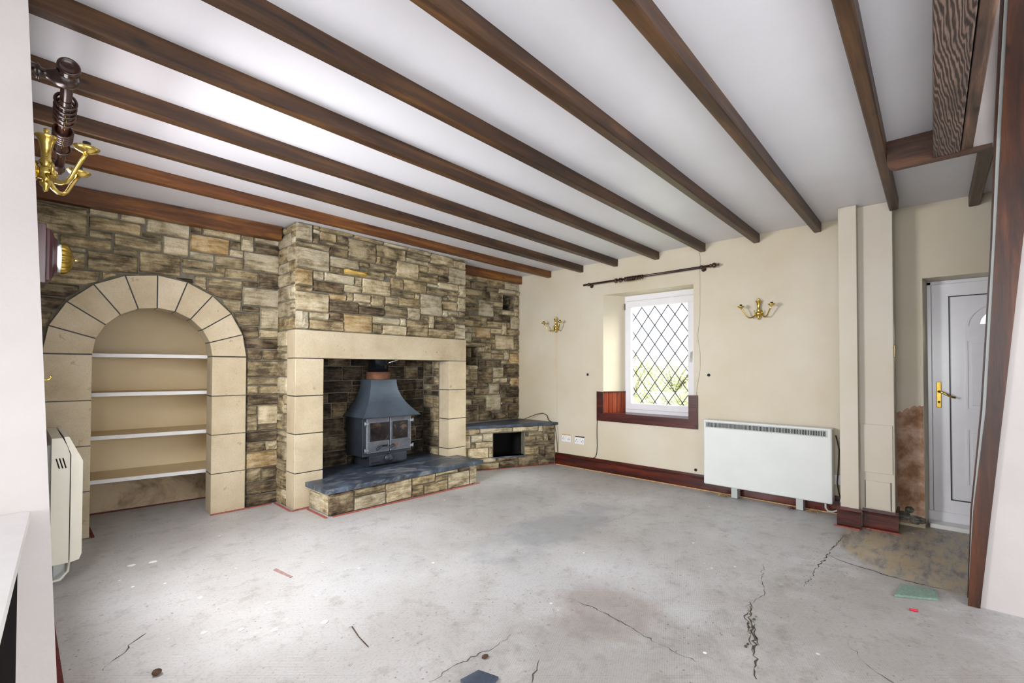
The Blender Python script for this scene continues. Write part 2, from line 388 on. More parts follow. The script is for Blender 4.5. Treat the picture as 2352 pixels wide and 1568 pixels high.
# ------------------------------------------------------------ mesh builder
class MB:
    def __init__(s):
        s.v = []; s.f = []; s.sm = []
    def add(s, vs, fs, smooth=False):
        k = len(s.v)
        s.v += [tuple(p) for p in vs]
        s.f += [tuple(i + k for i in f) for f in fs]
        s.sm += [smooth] * len(fs)
        return s
    def hexa(s, p):      # 8 corners, 0-3 bottom ccw seen from above, 4-7 top
        return s.add(p, [(3, 2, 1, 0), (4, 5, 6, 7), (0, 1, 5, 4), (1, 2, 6, 5), (2, 3, 7, 6), (3, 0, 4, 7)])
    def box(s, x0, y0, z0, x1, y1, z1):
        x0, x1 = min(x0, x1), max(x0, x1); y0, y1 = min(y0, y1), max(y0, y1); z0, z1 = min(z0, z1), max(z0, z1)
        return s.hexa([(x0, y0, z0), (x1, y0, z0), (x1, y1, z0), (x0, y1, z0), (x0, y0, z1), (x1, y0, z1), (x1, y1, z1), (x0, y1, z1)])
    def cbox(s, x0, y0, z0, x1, y1, z1, c):   # chamfered box
        b = bmesh.new()
        t = MB().box(x0, y0, z0, x1, y1, z1)
        vs = [b.verts.new(p) for p in t.v]
        for f in t.f: b.faces.new([vs[i] for i in f])
        bmesh.ops.bevel(b, geom=list(b.edges), offset=c, segments=2, profile=0.5, affect='EDGES')
        b.verts.index_update()
        s.add([p.co[:] for p in b.verts], [[q.index for q in f.verts] for f in b.faces])
        b.free()
        return s
    def prism(s, poly, axis, a0, a1):   # poly in the two other axes, extruded along axis
        n = len(poly)
        def mk(p, a):
            return {'x': (a, p[0], p[1]), 'y': (p[0], a, p[1]), 'z': (p[0], p[1], a)}[axis]
        vs = [mk(p, a0) for p in poly] + [mk(p, a1) for p in poly]
        fs = [tuple(range(n))[::-1], tuple(range(n, 2 * n))] + [(i, (i + 1) % n, n + (i + 1) % n, n + i) for i in range(n)]
        return s.add(vs, fs)
    def lathe(s, prof, origin=(0, 0, 0), axis=(0, 0, 1), n=16, smooth=True):
        ax = Vector(axis).normalized()
        u = ax.orthogonal().normalized(); w = ax.cross(u)
        o = Vector(origin); vs = []; fs = []
        for r, h in prof:
            for k in range(n):
                a = 2 * math.pi * k / n
                vs.append(o + ax * h + (u * math.cos(a) + w * math.sin(a)) * r)
        m = len(prof)
        for i in range(m - 1):
            for k in range(n):
                fs.append((i * n + k, i * n + (k + 1) % n, (i + 1) * n + (k + 1) % n, (i + 1) * n + k))
        fs.append(tuple(range(n))[::-1]); fs.append(tuple((m - 1) * n + k for k in range(n)))
        return s.add(vs, fs, smooth)
    def tube(s, pts, r, n=8, closed=False):
        pts = [Vector(p) for p in pts]; m = len(pts); vs = []; fs = []
        rr = r if isinstance(r, (list, tuple)) else [r] * m
        up = None
        for i, p in enumerate(pts):
            a = pts[i - 1] if (i or closed) else pts[i]; b = pts[(i + 1) % m] if (i < m - 1 or closed) else pts[i]
            t = (b - a).normalized()
            if up is None:
                up = t.orthogonal().normalized()
            up = (up - t * up.dot(t)).normalized()
            w = t.cross(up)
            for k in range(n):
                an = 2 * math.pi * k / n
                vs.append(p + (up * math.cos(an) + w * math.sin(an)) * rr[i])
        lim = m if closed else m - 1
        for i in range(lim):
            j = (i + 1) % m
            for k in range(n):
                fs.append((i * n + k, i * n + (k + 1) % n, j * n + (k + 1) % n, j * n + k))
        if not closed:
            fs.append(tuple(range(n))[::-1]); fs.append(tuple((m - 1) * n + k for k in range(n)))
        return s.add(vs, fs, True)
    def torus(s, c, axis, Rm, r, n=18, k=6):
        ax = Vector(axis).normalized(); u = ax.orthogonal().normalized(); w = ax.cross(u)
        return s.tube([Vector(c) + (u * math.cos(2 * math.pi * i / n) + w * math.sin(2 * math.pi * i / n)) * Rm for i in range(n)], r, k, True)
    def sphere(s, c, r, n=12, m=8, sc=(1, 1, 1)):
        prof = []
        vs = [Vector(c) + Vector((0, 0, -r * sc[2]))]; fs = []
        for i in range(1, m):
            a = -math.pi / 2 + math.pi * i / m
            for k in range(n):
                b = 2 * math.pi * k / n
                vs.append(Vector(c) + Vector((r * math.cos(a) * math.cos(b) * sc[0], r * math.cos(a) * math.sin(b) * sc[1], r * math.sin(a) * sc[2])))
        vs.append(Vector(c) + Vector((0, 0, r * sc[2])))
        for k in range(n):
            fs.append((0, 1 + (k + 1) % n, 1 + k))
            fs.append((len(vs) - 1, len(vs) - 1 - n + k, len(vs) - 1 - n + (k + 1) % n))
        for i in range(m - 2):
            for k in range(n):
                fs.append((1 + i * n + k, 1 + i * n + (k + 1) % n, 1 + (i + 1) * n + (k + 1) % n, 1 + (i + 1) * n + k))
        return s.add(vs, fs, True)
    def xf(s, fn):
        s.v = [tuple(fn(Vector(p))) for p in s.v]
        return s

WLOC = {}
def wloc(o):
    return WLOC.get(o.name, Vector((0, 0, 0)))
def obj(name, mb, m, parent=None, **props):
    me = bpy.data.meshes.new(name)
    if parent is not None:
        org = wloc(parent)
    else:
        xs = [p[0] for p in mb.v]; ys = [p[1] for p in mb.v]; zs = [p[2] for p in mb.v]
        org = Vector(((min(xs) + max(xs)) / 2, (min(ys) + max(ys)) / 2, min(zs)))
        if props.get('kind') == 'structure':
            org = Vector((0, 0, 0))
    me.from_pydata([(p[0] - org.x, p[1] - org.y, p[2] - org.z) for p in mb.v], [], mb.f)
    for p, sm in zip(me.polygons, mb.sm):
        p.use_smooth = sm
    bm = bmesh.new(); bm.from_mesh(me)
    bmesh.ops.recalc_face_normals(bm, faces=bm.faces)
    bm.to_mesh(me); bm.free()
    me.materials.append(MT[m] if isinstance(m, str) else m)
    o = bpy.data.objects.new(name, me)
    COL.objects.link(o)
    if parent is not None:
        o.parent = parent
        WLOC[o.name] = org.copy()
    else:
        o.location = org
        WLOC[o.name] = org.copy()
    for k, v in props.items():
        o[k] = v
    return o
def thing(name, loc, label, cat, group=None):
    o = bpy.data.objects.new(name, None)
    COL.objects.link(o)
    o.empty_display_size = 0.1
    o.location = loc
    WLOC[o.name] = Vector(loc)
    o['label'] = label; o['category'] = cat
    if group: o['group'] = group
    return o
def one(name, mb, m, label, cat, group=None):
    o = obj(name, mb, m)
    o['label'] = label; o['category'] = cat
    if group: o['group'] = group
    return o
def struct(name, mb, m):
    return obj(name, mb, m, kind='structure')

# one rough-faced stone: panel coordinates (s0,z0)-(s1,z1), frame = (origin, along, outward)
def stone(rng, rect, frame, parent, key, depth=0.026, clip=None, rough=0.010, edge=0.009):
    s0, z0, s1, z1 = rect
    s0 -= .0025; s1 += .0025; z1 += .0025; z0 = max(0.002, z0 - .0025)
    A, d, n = frame
    w, h = s1 - s0, z1 - z0
    e = min(edge, w * 0.2, h * 0.2)
    us = [0, e / w] + ([0.36 + rng.uniform(-.06, .06), 0.66 + rng.uniform(-.06, .06)] if w > 0.07 else [0.5]) + [1 - e / w, 1]
    vs_ = [0, e / h] + ([0.5 + rng.uniform(-.12, .12)] if h < 0.11 else [0.34 + rng.uniform(-.06, .06), 0.67 + rng.uniform(-.06, .06)]) + [1 - e / h, 1]
    nu, nv = len(us), len(vs_)
    base = depth * rng.uniform(0.75, 1.2)
    tx, tz = rng.uniform(-.3, .3) * rough, rng.uniform(-.3, .3) * rough
    P = []
    for j, vv in enumerate(vs_):
        for i, uu in enumerate(us):
            ring = min(i, j, nu - 1 - i, nv - 1 - j)
            s = s0 + uu * w; z = z0 + vv * h
            if 0 < ring:
                s += rng.uniform(-.3, .3) * e; z += rng.uniform(-.3, .3) * e
            if ring == 0:
                dp = -0.004
                s += rng.uniform(-.0025, .0025); z += rng.uniform(-.0025, .0025)
            elif ring == 1:
                dp = base * rng.uniform(0.55, 0.95)
            else:
                dp = base + rng.uniform(-0.2, 1.0) * rough + tx * (uu - .5) * 2 + tz * (vv - .5) * 2
            if clip:
                s, z = clip(s, z)
            q = A + d * s + n * dp
            P.append((q.x, q.y, z))
    F = [(j * nu + i, j * nu + i + 1, (j + 1) * nu + i + 1, (j + 1) * nu + i) for j in range(nv - 1) for i in range(nu - 1)]
    return obj('stone', MB().add(P, F, False), key, parent)
def frame(A, B):
    A = Vector((A[0], A[1], 0)); B = Vector((B[0], B[1], 0))
    d = (B - A).normalized()
    return (A, d, Vector((d.y, -d.x, 0)))
def parse(t):
    out = []
    for i in t.split(';'):
        a = i.split(',')
        out.append((tuple(float(x) for x in a[:4]), a[4]))
    return out
def courses(rng, b, hs, ws, gap=0.010):
    out = []; z = b[1]
    while z < b[3] - 0.03:
        h = rng.uniform(*hs); z1 = min(z + h, b[3])
        if b[3] - z1 < 0.05: z1 = b[3]
        s = b[0]
        while s < b[2] - 0.02:
            w = rng.uniform(*ws); s1 = min(s + w, b[2])
            if b[2] - s1 < 0.06: s1 = b[2]
            if rng.random() < 0.3 and z1 - z > 0.1:
                m = z + (z1 - z) * rng.uniform(.4, .6)
                out.append((s, z, s1, m - gap / 2)); out.append((s, m + gap / 2, s1, z1))
            else:
                out.append((s, z, s1, z1))
            s = s1 + gap
        z = z1 + gap
    return out

# stone rectangles: s0,z0,s1,z1,shade in metres on each wall face
S_LEFT='0.061,2.435,0.35,2.497,m;0.361,2.397,0.527,2.497,l;0.537,2.396,0.689,2.497,l;0.699,2.339,0.979,2.498,l;0.991,2.394,1.068,2.498,d;1.078,2.397,1.361,2.499,l;1.371,2.463,1.465,2.5,m;1.477,2.415,1.685,2.499,l;0.062,2.231,0.351,2.423,m;0.362,2.297,0.663,2.385,m;0.672,2.295,0.793,2.328,m;0.363,2.232,0.492,2.285,m;0.062,2.125,0.196,2.22,m;0.208,2.145,0.489,2.22,m;0.504,2.191,0.794,2.283,m;0.804,2.188,0.976,2.329,l;0.989,2.248,1.272,2.384,o;1.283,2.316,1.362,2.386,m;1.371,2.318,1.467,2.453,l;1.478,2.318,1.685,2.403,d;1.281,2.248,1.382,2.306,l;0.987,2.18,1.157,2.237,l;1.167,2.143,1.383,2.236,m;1.392,2.149,1.683,2.308,l;0.499,2.136,0.644,2.181,m;0.655,2.014,0.922,2.177,m;0.355,1.99,0.646,2.125,m;0.218,1.986,0.343,2.099,m;0.218,2.109,0.345,2.135,l;0.932,2.096,1.155,2.168,m;1.166,2.094,1.244,2.133,m;1.253,2.056,1.504,2.132,m;1.516,1.998,1.685,2.139,d;0.933,2.048,1.241,2.084,m;1.115,1.965,1.375,2.036,m;1.386,1.997,1.506,2.044,d;1.387,1.825,1.684,1.987,l;1.113,1.865,1.376,1.955,d;1.018,1.917,1.103,2.036,m;0.893,1.965,1.007,2.003,d;0.153,1.865,0.426,1.974,m;0.439,1.916,0.518,1.98,m;0.063,1.767,0.311,1.855,d;0.063,1.665,0.238,1.756,d;0.061,1.54,0.177,1.655,d;0.061,1.443,0.158,1.53,d;1.225,1.768,1.368,1.854,m;1.379,1.768,1.52,1.815,d;1.531,1.621,1.684,1.813,l;1.326,1.639,1.519,1.757,m;1.359,1.536,1.512,1.628,d;1.523,1.536,1.684,1.609,l;1.376,1.435,1.684,1.526,d;1.422,1.333,1.544,1.425,d;1.555,1.335,1.684,1.423,d;1.422,1.179,1.685,1.323,m;0.063,1.986,0.208,2.115,m;1.422,1.105,1.685,1.169,m;1.422,1.017,1.514,1.095,m;1.526,1.017,1.683,1.095,m;1.422,0.919,1.684,1.007,d;1.422,0.831,1.508,0.909,d;1.52,0.739,1.684,0.909,l;1.422,0.684,1.51,0.822,m;1.521,0.682,1.684,0.73,d;1.422,0.584,1.684,0.672,d;1.422,0.497,1.578,0.572,d;1.587,0.495,1.683,0.574,l;1.422,0.344,1.685,0.485,o;1.422,0.221,1.544,0.333,m;1.553,0.218,1.685,0.334,m;1.422,0.104,1.684,0.208,d;1.422,0,1.684,0.094,d;0.06,0,0.11,0.11,m;0.06,0.12,0.11,0.23,m;0.06,0.24,0.11,0.35,m;0.06,0.36,0.11,0.47,l;0.06,0.48,0.11,0.59,m;0.06,0.6,0.11,0.71,l;0.06,0.72,0.11,0.83,l;0.06,0.84,0.11,0.95,m;0.06,0.96,0.11,1.073,m;0.06,1.083,0.11,1.196,m;0.06,1.206,0.11,1.319,d;0.06,1.329,0.11,1.433,d;0.06,1.866,0.143,1.976,l;0.12,1.371,0.158,1.433,d;0.657,1.965,0.881,2.003,l;1.266,1.716,1.316,1.757,m'
S_CHIM='1.687,2.41,1.827,2.56,l;1.839,2.538,1.89,2.567,m;1.838,2.501,1.891,2.528,l;1.837,2.409,1.886,2.49,m;1.901,2.538,2.221,2.569,m;1.901,2.45,2.055,2.526,m;2.065,2.45,2.173,2.528,d;2.244,2.532,2.559,2.562,m;2.571,2.53,2.853,2.561,l;2.864,2.533,3.162,2.563,l;3.174,2.451,3.49,2.56,l;3.5,2.547,3.682,2.577,m;3.5,2.451,3.685,2.535,l;1.687,2.356,1.99,2.399,m;1.897,2.409,2.173,2.44,m;2.183,2.325,2.471,2.521,m;2,2.324,2.173,2.398,d;1.688,2.161,1.988,2.345,l;2.482,2.408,2.829,2.519,m;2.84,2.461,3.164,2.518,m;2.84,2.409,3.122,2.449,l;1.998,2.225,2.288,2.313,l;2.483,2.325,2.534,2.397,m;2.543,2.325,2.709,2.396,m;2.297,2.262,2.394,2.313,m;2.405,2.262,2.709,2.313,m;2.719,2.224,2.993,2.398,l;3.003,2.328,3.12,2.399,m;3.132,2.331,3.418,2.439,m;3.429,2.262,3.686,2.441,l;1.999,2.16,2.124,2.214,m;2.371,2.167,2.568,2.251,m;2.58,2.216,2.709,2.252,m;3.004,2.223,3.265,2.316,m;3.275,2.261,3.419,2.321,d;1.687,2.006,1.831,2.151,o;1.841,2.074,1.936,2.149,l;1.946,2.072,2.238,2.15,l;2.25,2.072,2.319,2.154,l;2.33,2.009,2.649,2.155,l;2.66,2.093,2.798,2.204,m;2.808,2.094,3.106,2.213,m;3.118,2.179,3.264,2.212,l;3.275,2.178,3.574,2.249,l;3.586,2.119,3.684,2.252,l;1.687,1.956,1.83,1.994,m;1.841,1.966,2.13,2.062,d;2.14,2,2.319,2.062,l;3.118,2.103,3.411,2.168,m;3.421,2.12,3.575,2.168,m;1.687,1.779,1.984,1.946,l;1.994,1.905,2.161,1.955,o;2.171,1.907,2.225,1.99,m;2.235,1.912,2.418,1.988,l;2.429,1.882,2.574,1.997,m;2.659,2.02,2.943,2.083,m;2.954,2.02,3.02,2.082,m;2.586,1.92,2.746,1.999,m;2.756,1.924,3.02,2.01,m;3.031,1.858,3.324,2.082,l;3.336,2.051,3.411,2.091,m;3.421,2.051,3.556,2.11,m;3.567,1.947,3.685,2.107,l;3.334,1.941,3.556,2.04,m;1.996,1.79,2.282,1.895,d;2.293,1.881,2.418,1.903,l;2.294,1.793,2.573,1.871,d;2.584,1.799,2.853,1.909,m;2.863,1.786,3.017,1.914,l;3.029,1.789,3.131,1.847,m;3.334,1.858,3.409,1.93,l;3.419,1.878,3.579,1.931,l;3.589,1.879,3.684,1.937,m;1.689,1.61,1.796,1.768,l;1.807,1.709,1.986,1.768,l;1.996,1.708,2.128,1.78,d;1.806,1.61,2.128,1.698,m;2.139,1.609,2.435,1.78,o;2.446,1.717,2.761,1.782,l;2.771,1.714,2.844,1.787,l;2.446,1.61,2.542,1.706,m;2.553,1.609,2.845,1.703,l;2.855,1.61,3.132,1.776,m;3.143,1.712,3.216,1.846,l;3.226,1.711,3.515,1.783,d;3.227,1.794,3.466,1.848,m;3.478,1.794,3.685,1.868,m;3.143,1.61,3.515,1.701,m;3.525,1.609,3.683,1.782,l'
S_ALC='0.176,2.409,0.385,2.468,m;0.395,2.405,0.573,2.47,m;0.583,2.368,0.893,2.469,m;0.903,2.36,1.18,2.469,l;0.176,2.293,0.287,2.397,m;0.297,2.294,0.57,2.393,d;0.58,2.3,0.777,2.356,m;0.176,2.209,0.488,2.282,m;0.499,2.173,0.623,2.284,d;0.635,2.174,0.861,2.29,m;0.177,2.098,0.408,2.199,m;0.42,1.952,0.689,2.163,l;0.701,2.106,0.861,2.163,m;0.177,2,0.409,2.088,d;0.699,2.008,0.861,2.095,m;0.871,2.007,1.086,2.061,l;1.098,2.138,1.18,2.29,m;1.098,2.001,1.178,2.126,m;0.171,1.897,0.266,1.988,d;0.277,1.897,0.466,1.942,m;0.699,1.901,1.008,1.997,d;1.02,1.815,1.18,1.99,l;0.171,1.806,0.466,1.886,m;0.478,1.806,0.57,1.939,m;0.58,1.9,0.687,1.942,d;0.582,1.81,0.843,1.89,m;0.854,1.722,0.936,1.89,l;0.946,1.815,1.01,1.89,m;0.171,1.729,0.371,1.794,l;0.382,1.666,0.635,1.796,o;0.647,1.731,0.844,1.798,l;0.947,1.722,1.178,1.805,m;0.172,1.602,0.308,1.717,l;0.319,1.6,0.438,1.655,m;0.449,1.6,0.722,1.651,m;0.645,1.662,0.723,1.719,m;0.734,1.523,1.077,1.71,l;1.088,1.665,1.179,1.712,m;1.089,1.521,1.179,1.655,m;0.423,1.479,0.53,1.542,l;0.54,1.478,0.645,1.588,m;0.654,1.517,0.724,1.589,m;0.423,1.383,0.644,1.468,m;0.656,1.462,0.881,1.506,m;0.654,1.383,0.881,1.451,m;0.892,1.382,0.987,1.513,l;0.998,1.474,1.179,1.509,m;0.998,1.325,1.18,1.465,o;0.423,1.275,0.537,1.371,d;0.548,1.28,0.825,1.371,d;0.837,1.324,0.987,1.372,m;0.27,1.246,0.411,1.289,l;0.181,1.175,0.26,1.289,m;0.289,1.113,0.411,1.236,m;0.181,1.112,0.278,1.165,m;0.423,1.072,0.679,1.265,d;0.691,1.136,0.877,1.268,l;0.887,1.136,1.18,1.313,d;0.689,1.064,0.946,1.126,l;0.957,1.065,1.004,1.126,d;1.014,1.014,1.18,1.125,o;0.181,1.021,0.402,1.102,d;0.414,1.015,0.601,1.062,d;0.611,0.913,0.796,1.054,l;0.806,1.012,1.004,1.054,d;0.179,0.963,0.349,1.011,m;0.36,0.914,0.599,1.004,d;0.806,0.913,0.938,1.001,d;0.949,0.857,1.178,1.002,d;0.182,0.869,0.342,0.954,d;0.351,0.864,0.555,0.905,m;0.566,0.693,0.829,0.901,l;0.839,0.855,0.939,0.903,m;0.839,0.771,1.07,0.845,d;1.08,0.768,1.178,0.845,d;0.182,0.792,0.311,0.859,m;0.323,0.792,0.554,0.854,d;0.213,0.571,0.431,0.78,d;0.442,0.693,0.554,0.782,d;0.839,0.66,0.971,0.761,d;0.981,0.571,1.178,0.756,d;0.442,0.57,0.653,0.683,d;0.663,0.57,0.713,0.683,d;0.723,0.57,0.972,0.651,d;0.005,0.57,0.202,0.68,m;0.005,0.69,0.172,0.8,l;0.005,0.81,0.172,0.92,m;0.005,0.93,0.169,1.043,d;0.005,1.053,0.169,1.166,d;0.005,1.176,0.169,1.289,m;0.005,1.602,0.16,1.715,m;0.005,1.725,0.16,1.838,m;0.005,1.848,0.16,1.961,m;0.005,1.971,0.16,2.081,d;0.005,2.091,0.166,2.201,l;0.005,2.211,0.166,2.321,m;0.005,2.331,0.166,2.468,m;0.32,1.665,0.37,1.718,l'
S_HEARTH='0.004,0.004,0.217,0.19,d;0.227,0.121,0.528,0.19,m;0.228,0.004,0.528,0.111,l;0.538,0.004,0.808,0.189,l;0.819,0.113,1.087,0.19,m;0.819,0.006,0.948,0.103,m;0.96,0.004,1.248,0.096,m;1.1,0.164,1.374,0.192,m;1.097,0.105,1.25,0.153,m;1.26,0.004,1.535,0.15,l;1.383,0.16,1.537,0.19,d;1.547,0.004,1.636,0.19,l'
S_BENCH='0.003,0.437,0.241,0.515,m;0.003,0.278,0.126,0.426,l;0.138,0.35,0.28,0.427,l;0.291,0.348,0.415,0.441,l;0.196,0.276,0.415,0.338,l;0.136,0.277,0.186,0.34,m;0.088,0.146,0.357,0.266,l;0.369,0.148,0.415,0.264,l;0.003,0.129,0.078,0.268,m;0.163,0.087,0.455,0.136,l;0.163,0.004,0.498,0.074,m;0.466,0.087,0.758,0.136,d;0.509,0.006,0.758,0.077,d;0.77,0.004,1.043,0.136,d;1.053,0.006,1.3,0.079,d;0.251,0.453,0.679,0.514,l;0.69,0.453,1.043,0.514,l;1.122,0.417,1.3,0.514,m;1.053,0.438,1.112,0.513,l;0.911,0.387,1.112,0.426,m;0.862,0.311,1.008,0.377,m;0.862,0.258,1.299,0.301,d;0.862,0.147,1.05,0.247,m;1.018,0.313,1.122,0.376,m;1.131,0.312,1.188,0.407,m;1.198,0.311,1.3,0.406,d;1.062,0.091,1.141,0.247,d;1.15,0.091,1.3,0.245,d;0,0.004,0.152,0.117,m;0.864,0.388,0.899,0.441,d'

# ------------------------------------------------------------ large structure
XW = 4.872            # window wall
T = 0.30
floor_mb = MB().box(-2.9, -2.9, -0.12, 5.5, 5.6, 0)
FLOOR = struct('floor', floor_mb, 'floor')

# ceiling with the stairwell hole x 1.0..3.40, y -1.15..-0.165
cm = MB()
cm.box(-2.9, -0.165, H, 5.2, 5.6, H + 0.12)
cm.box(3.462, -2.9, H, 5.2, -0.165, H + 0.12)
cm.box(-2.9, -2.9, H, 1.0, -0.165, H + 0.12)
cm.box(1.0, -2.9, H, 3.462, -1.15, H + 0.12)
struct('ceiling', cm, 'ceil')

# window wall with the openings of window and door
WY0, WY1, WZ0, WZ1 = 1.867, 2.968, 0.70, 2.157
DY0, DY1, DZ1 = -0.90, 0.058, 1.975
wm = MB()
wm.box(XW, WY1, 0, XW + T, 5.6, H + 0.1)
wm.box(XW, DY1, 0, XW + T, WY0, H + 0.1)
wm.box(XW, WY0, 0, XW + T, WY1, WZ0)
wm.box(XW, WY0, WZ1, XW + T, WY1, H + 0.1)
wm.box(XW, -2.9, 0, XW + T, DY0, H + 0.1)
wm.box(XW, DY0, DZ1, XW + T, DY1, H + 0.1)
wm.prism([(XW, WY1), (XW + 0.27, 2.80), (XW + 0.27, WY1)], 'z', WZ0, WZ1)       # splayed reveal
wm.prism([(XW, DY1), (XW + 0.25, 0.03), (XW + 0.25, DY1)], 'z', 0, DZ1)
WALL_R = struct('wall_right', wm, 'cream')

# stone wall at the far side: left part behind the arched alcove, mortar face
LF = frame((0.0, 4.64), (1.69, 4.56))
AC_S, AC_Z, R_IN, R_OUT = 0.768, 1.355, 0.380, 0.640
def onL(s, z, dep=0.0):
    q = LF[0] + LF[1] * s + LF[2] * dep
    return (q.x, q.y, z)
fm = MB()
# mortar face as polygons around the arch
arc = [(AC_S + 0.60 * math.cos(a), AC_Z + 0.60 * math.sin(a)) for a in [math.pi * k / 12 for k in range(13)]]
def facepoly(pts):
    n = len(pts)
    a = [onL(s, z, 0.0) for s, z in pts]; b = [onL(s, z, -0.11) for s, z in pts]
    fm.add(a + b, [tuple(range(n)), tuple(range(n, 2 * n))[::-1]] + [(i, n + i, n + (i + 1) % n, (i + 1) % n) for i in range(n)])
facepoly([(-0.3, 0), (AC_S - 0.60, 0), (AC_S - 0.60, AC_Z), (-0.3, AC_Z)])
facepoly([(AC_S + 0.60, 0), (1.69, 0), (1.69, AC_Z), (AC_S + 0.60, AC_Z)])
for k in range(12):
    (s0, z0), (s1, z1) = arc[k], arc[k + 1]
    facepoly([(s1, z1), (s0, z0), (s0, H), (s1, H)])
facepoly([(-0.3, AC_Z), (AC_S - 0.60, AC_Z), (AC_S - 0.60, H), (-0.3, H)])
facepoly([(AC_S + 0.60, AC_Z), (1.69, AC_Z), (1.69, H), (AC_S + 0.60, H)])
struct('wall_far_left', fm, 'mortar')
WALL_FL = bpy.data.objects['wall_far_left']
fm = MB()
# wall right of the chimney with two small recesses
AF = frame((3.66, 4.4215), (4.872, 4.36))
SH = 0.03   # traced coordinates start at x=3.69
HOLES = [(0.871 + SH, 2.071, 1.088 + SH, 2.278), (0.03, 1.299, 0.413 + SH, 1.542)]
def apanel(s0, z0, s1, z1, dep0=-0.30, dep1=0.0):
    P = []
    for z in (z0, z1):
        for s, dp in ((s0, dep1), (s1, dep1), (s1, dep0), (s0, dep0)):
            q = AF[0] + AF[1] * s + AF[2] * dp
            P.append((q.x, q.y, z))
    fm.hexa(P)
LA = 1.214
apanel(0, 0, LA, 1.299)
apanel(HOLES[1][2], 1.299, LA, 1.542); apanel(0, 1.299, 0.03, 1.542)
apanel(0, 1.542, LA, 2.071)
apanel(0, 2.071, HOLES[0][0], 2.278); apanel(HOLES[0][2], 2.071, LA, 2.278)
apanel(0, 2.278, LA, H)
for hl in HOLES:
    apanel(hl[0] - 0.001, hl[1] - 0.001, hl[2] + 0.001, hl[3] + 0.001, -0.30, -0.24)
WALL_FR = struct('wall_far_right', fm, 'mortar')
fm = MB()
# plain wall behind everything
fm.box(-0.4, 5.42, 0, 5.2, 5.6, H + 0.1)
struct('wall_far', fm, 'mortar')

rng = random.Random(11)
def arch_clip(s, z):
    ds, dz = s - AC_S, z - AC_Z
    if dz > 0:
        r = math.hypot(ds, dz)
        if r < R_OUT + 0.014:
            k = (R_OUT + 0.014) / max(r, 1e-4)
            return AC_S + ds * k, AC_Z + dz * k
    elif abs(ds) < R_OUT + 0.012:
        return AC_S + math.copysign(R_OUT + 0.012, ds), z
    return s, z
for rc, k in parse(S_LEFT):
    stone(rng, rc, LF, WALL_FL, k, 0.026, arch_clip)
for rc, k in parse(S_ALC):
    stone(rng, (rc[0] + SH, rc[1], rc[2] + SH, rc[3]), AF, WALL_FR, k, 0.024)
for rc, lbl in (((0.789 + SH, 2.293, 1.221 + SH - 0.04, 2.350), 'long pale lintel stone over the upper wall recess'), ((0.02, 1.550, 0.53 + SH, 1.592), 'long lintel stone over the lower wall recess')):
    o = stone(rng, rc, AF, WALL_FR, 'l', 0.045, rough=0.004)
    o['label'] = lbl
for hl in HOLES:   # stones lining the recesses
    fr = frame((AF[0] + AF[1] * (hl[2] + 0.0) - AF[2] * 0.24)[:2], (AF[0] + AF[1] * hl[2])[:2])
    for rc in courses(rng, (0.01, hl[1] + 0.005, 0.235, hl[3] - 0.005), (0.07, 0.1), (0.1, 0.2)):
        stone(rng, rc, fr, WALL_FR, rng.choice('dm'), 0.012, rough=0.006)

# left wall (leaning face) with its window, and the end wall of the side room facing the camera
def sh(x, z): return x - 0.042 * z
lm = MB()
def lbox(y0, y1, z0, z1, x0=-0.42, x1=0.112):
    P = []
    for z in (z0, z1):
        P += [(x0, y0, z), (sh(x1, z), y0, z), (sh(x1, z), y1, z), (x0, y1, z)]
    lm.hexa(P)
LY0, LY1, LZ0, LZ1 = 2.32, 3.18, 0.98, 2.12
lbox(2.0, LY0, 0, H); lbox(LY1, 4.70, 0, H); lbox(LY0, LY1, 0, LZ0); lbox(LY0, LY1, LZ1, H)
lm.box(-2.9, 2.0, 0, -0.42, 2.3, H)
WALL_L = struct('wall_left', lm, 'cream2')
# shell behind the camera: openings added in wall_back and wall_side for fill light
bm_ = MB()
bm_.box(-2.9, -2.9, 0, -1.3, -2.7, H); bm_.box(3.1, -2.9, 0, 5.2, -2.7, H); bm_.box(-1.3, -2.9, 2.15, 3.1, -2.7, H); bm_.box(-1.3, -2.9, 0, 3.1, -2.7, 0.15)
struct('wall_back', bm_, 'cream2')
sm_ = MB()
sm_.box(-2.9, -2.9, 0, -2.7, -1.1, H); sm_.box(-2.9, 1.5, 0, -2.7, 2.3, H); sm_.box(-2.9, -1.1, 0, -2.7, 1.5, 0.5); sm_.box(-2.9, -1.1, 2.1, -2.7, 1.5, H)
struct('wall_side', sm_, 'cream2')
# stair partition at the right
pm = MB()
V = []
for z, y in ((0, -.152), (.5, -.172), (1.04, -.212), (1.9, -.256), (H - .001, -.277)):
    V += [(3.462 - .036 * z, y, z), (3.535, y, z), (3.535, -2.69, z), (3.462 - .036 * z, -2.69, z)]
pm.add(V, [(3, 2, 1, 0), (16, 17, 18, 19)] + [(i * 4 + q, i * 4 + (q + 1) % 4, i * 4 + 4 + (q + 1) % 4, i * 4 + 4 + q) for i in range(4) for q in range(4)])
struct('wall_partition', pm, 'cream2')
# stairwell above
sw = MB()
sw.box(0.9, -1.3, H + 0.12, 0.99, 0.0, 5.2)
sw.box(3.426, -1.15, 2.42, 3.46, -0.166, 5.2)
sw.box(0.9, -1.25, H + 0.12, 3.5, -1.16, 5.2); sw.box(0.9, -0.16, H + 0.12, 3.5, -0.06, 5.2); sw.box(0.9, -1.3, 5.2, 3.5, 0, 5.3)
struct('wall_stairwell', sw, 'cream2')

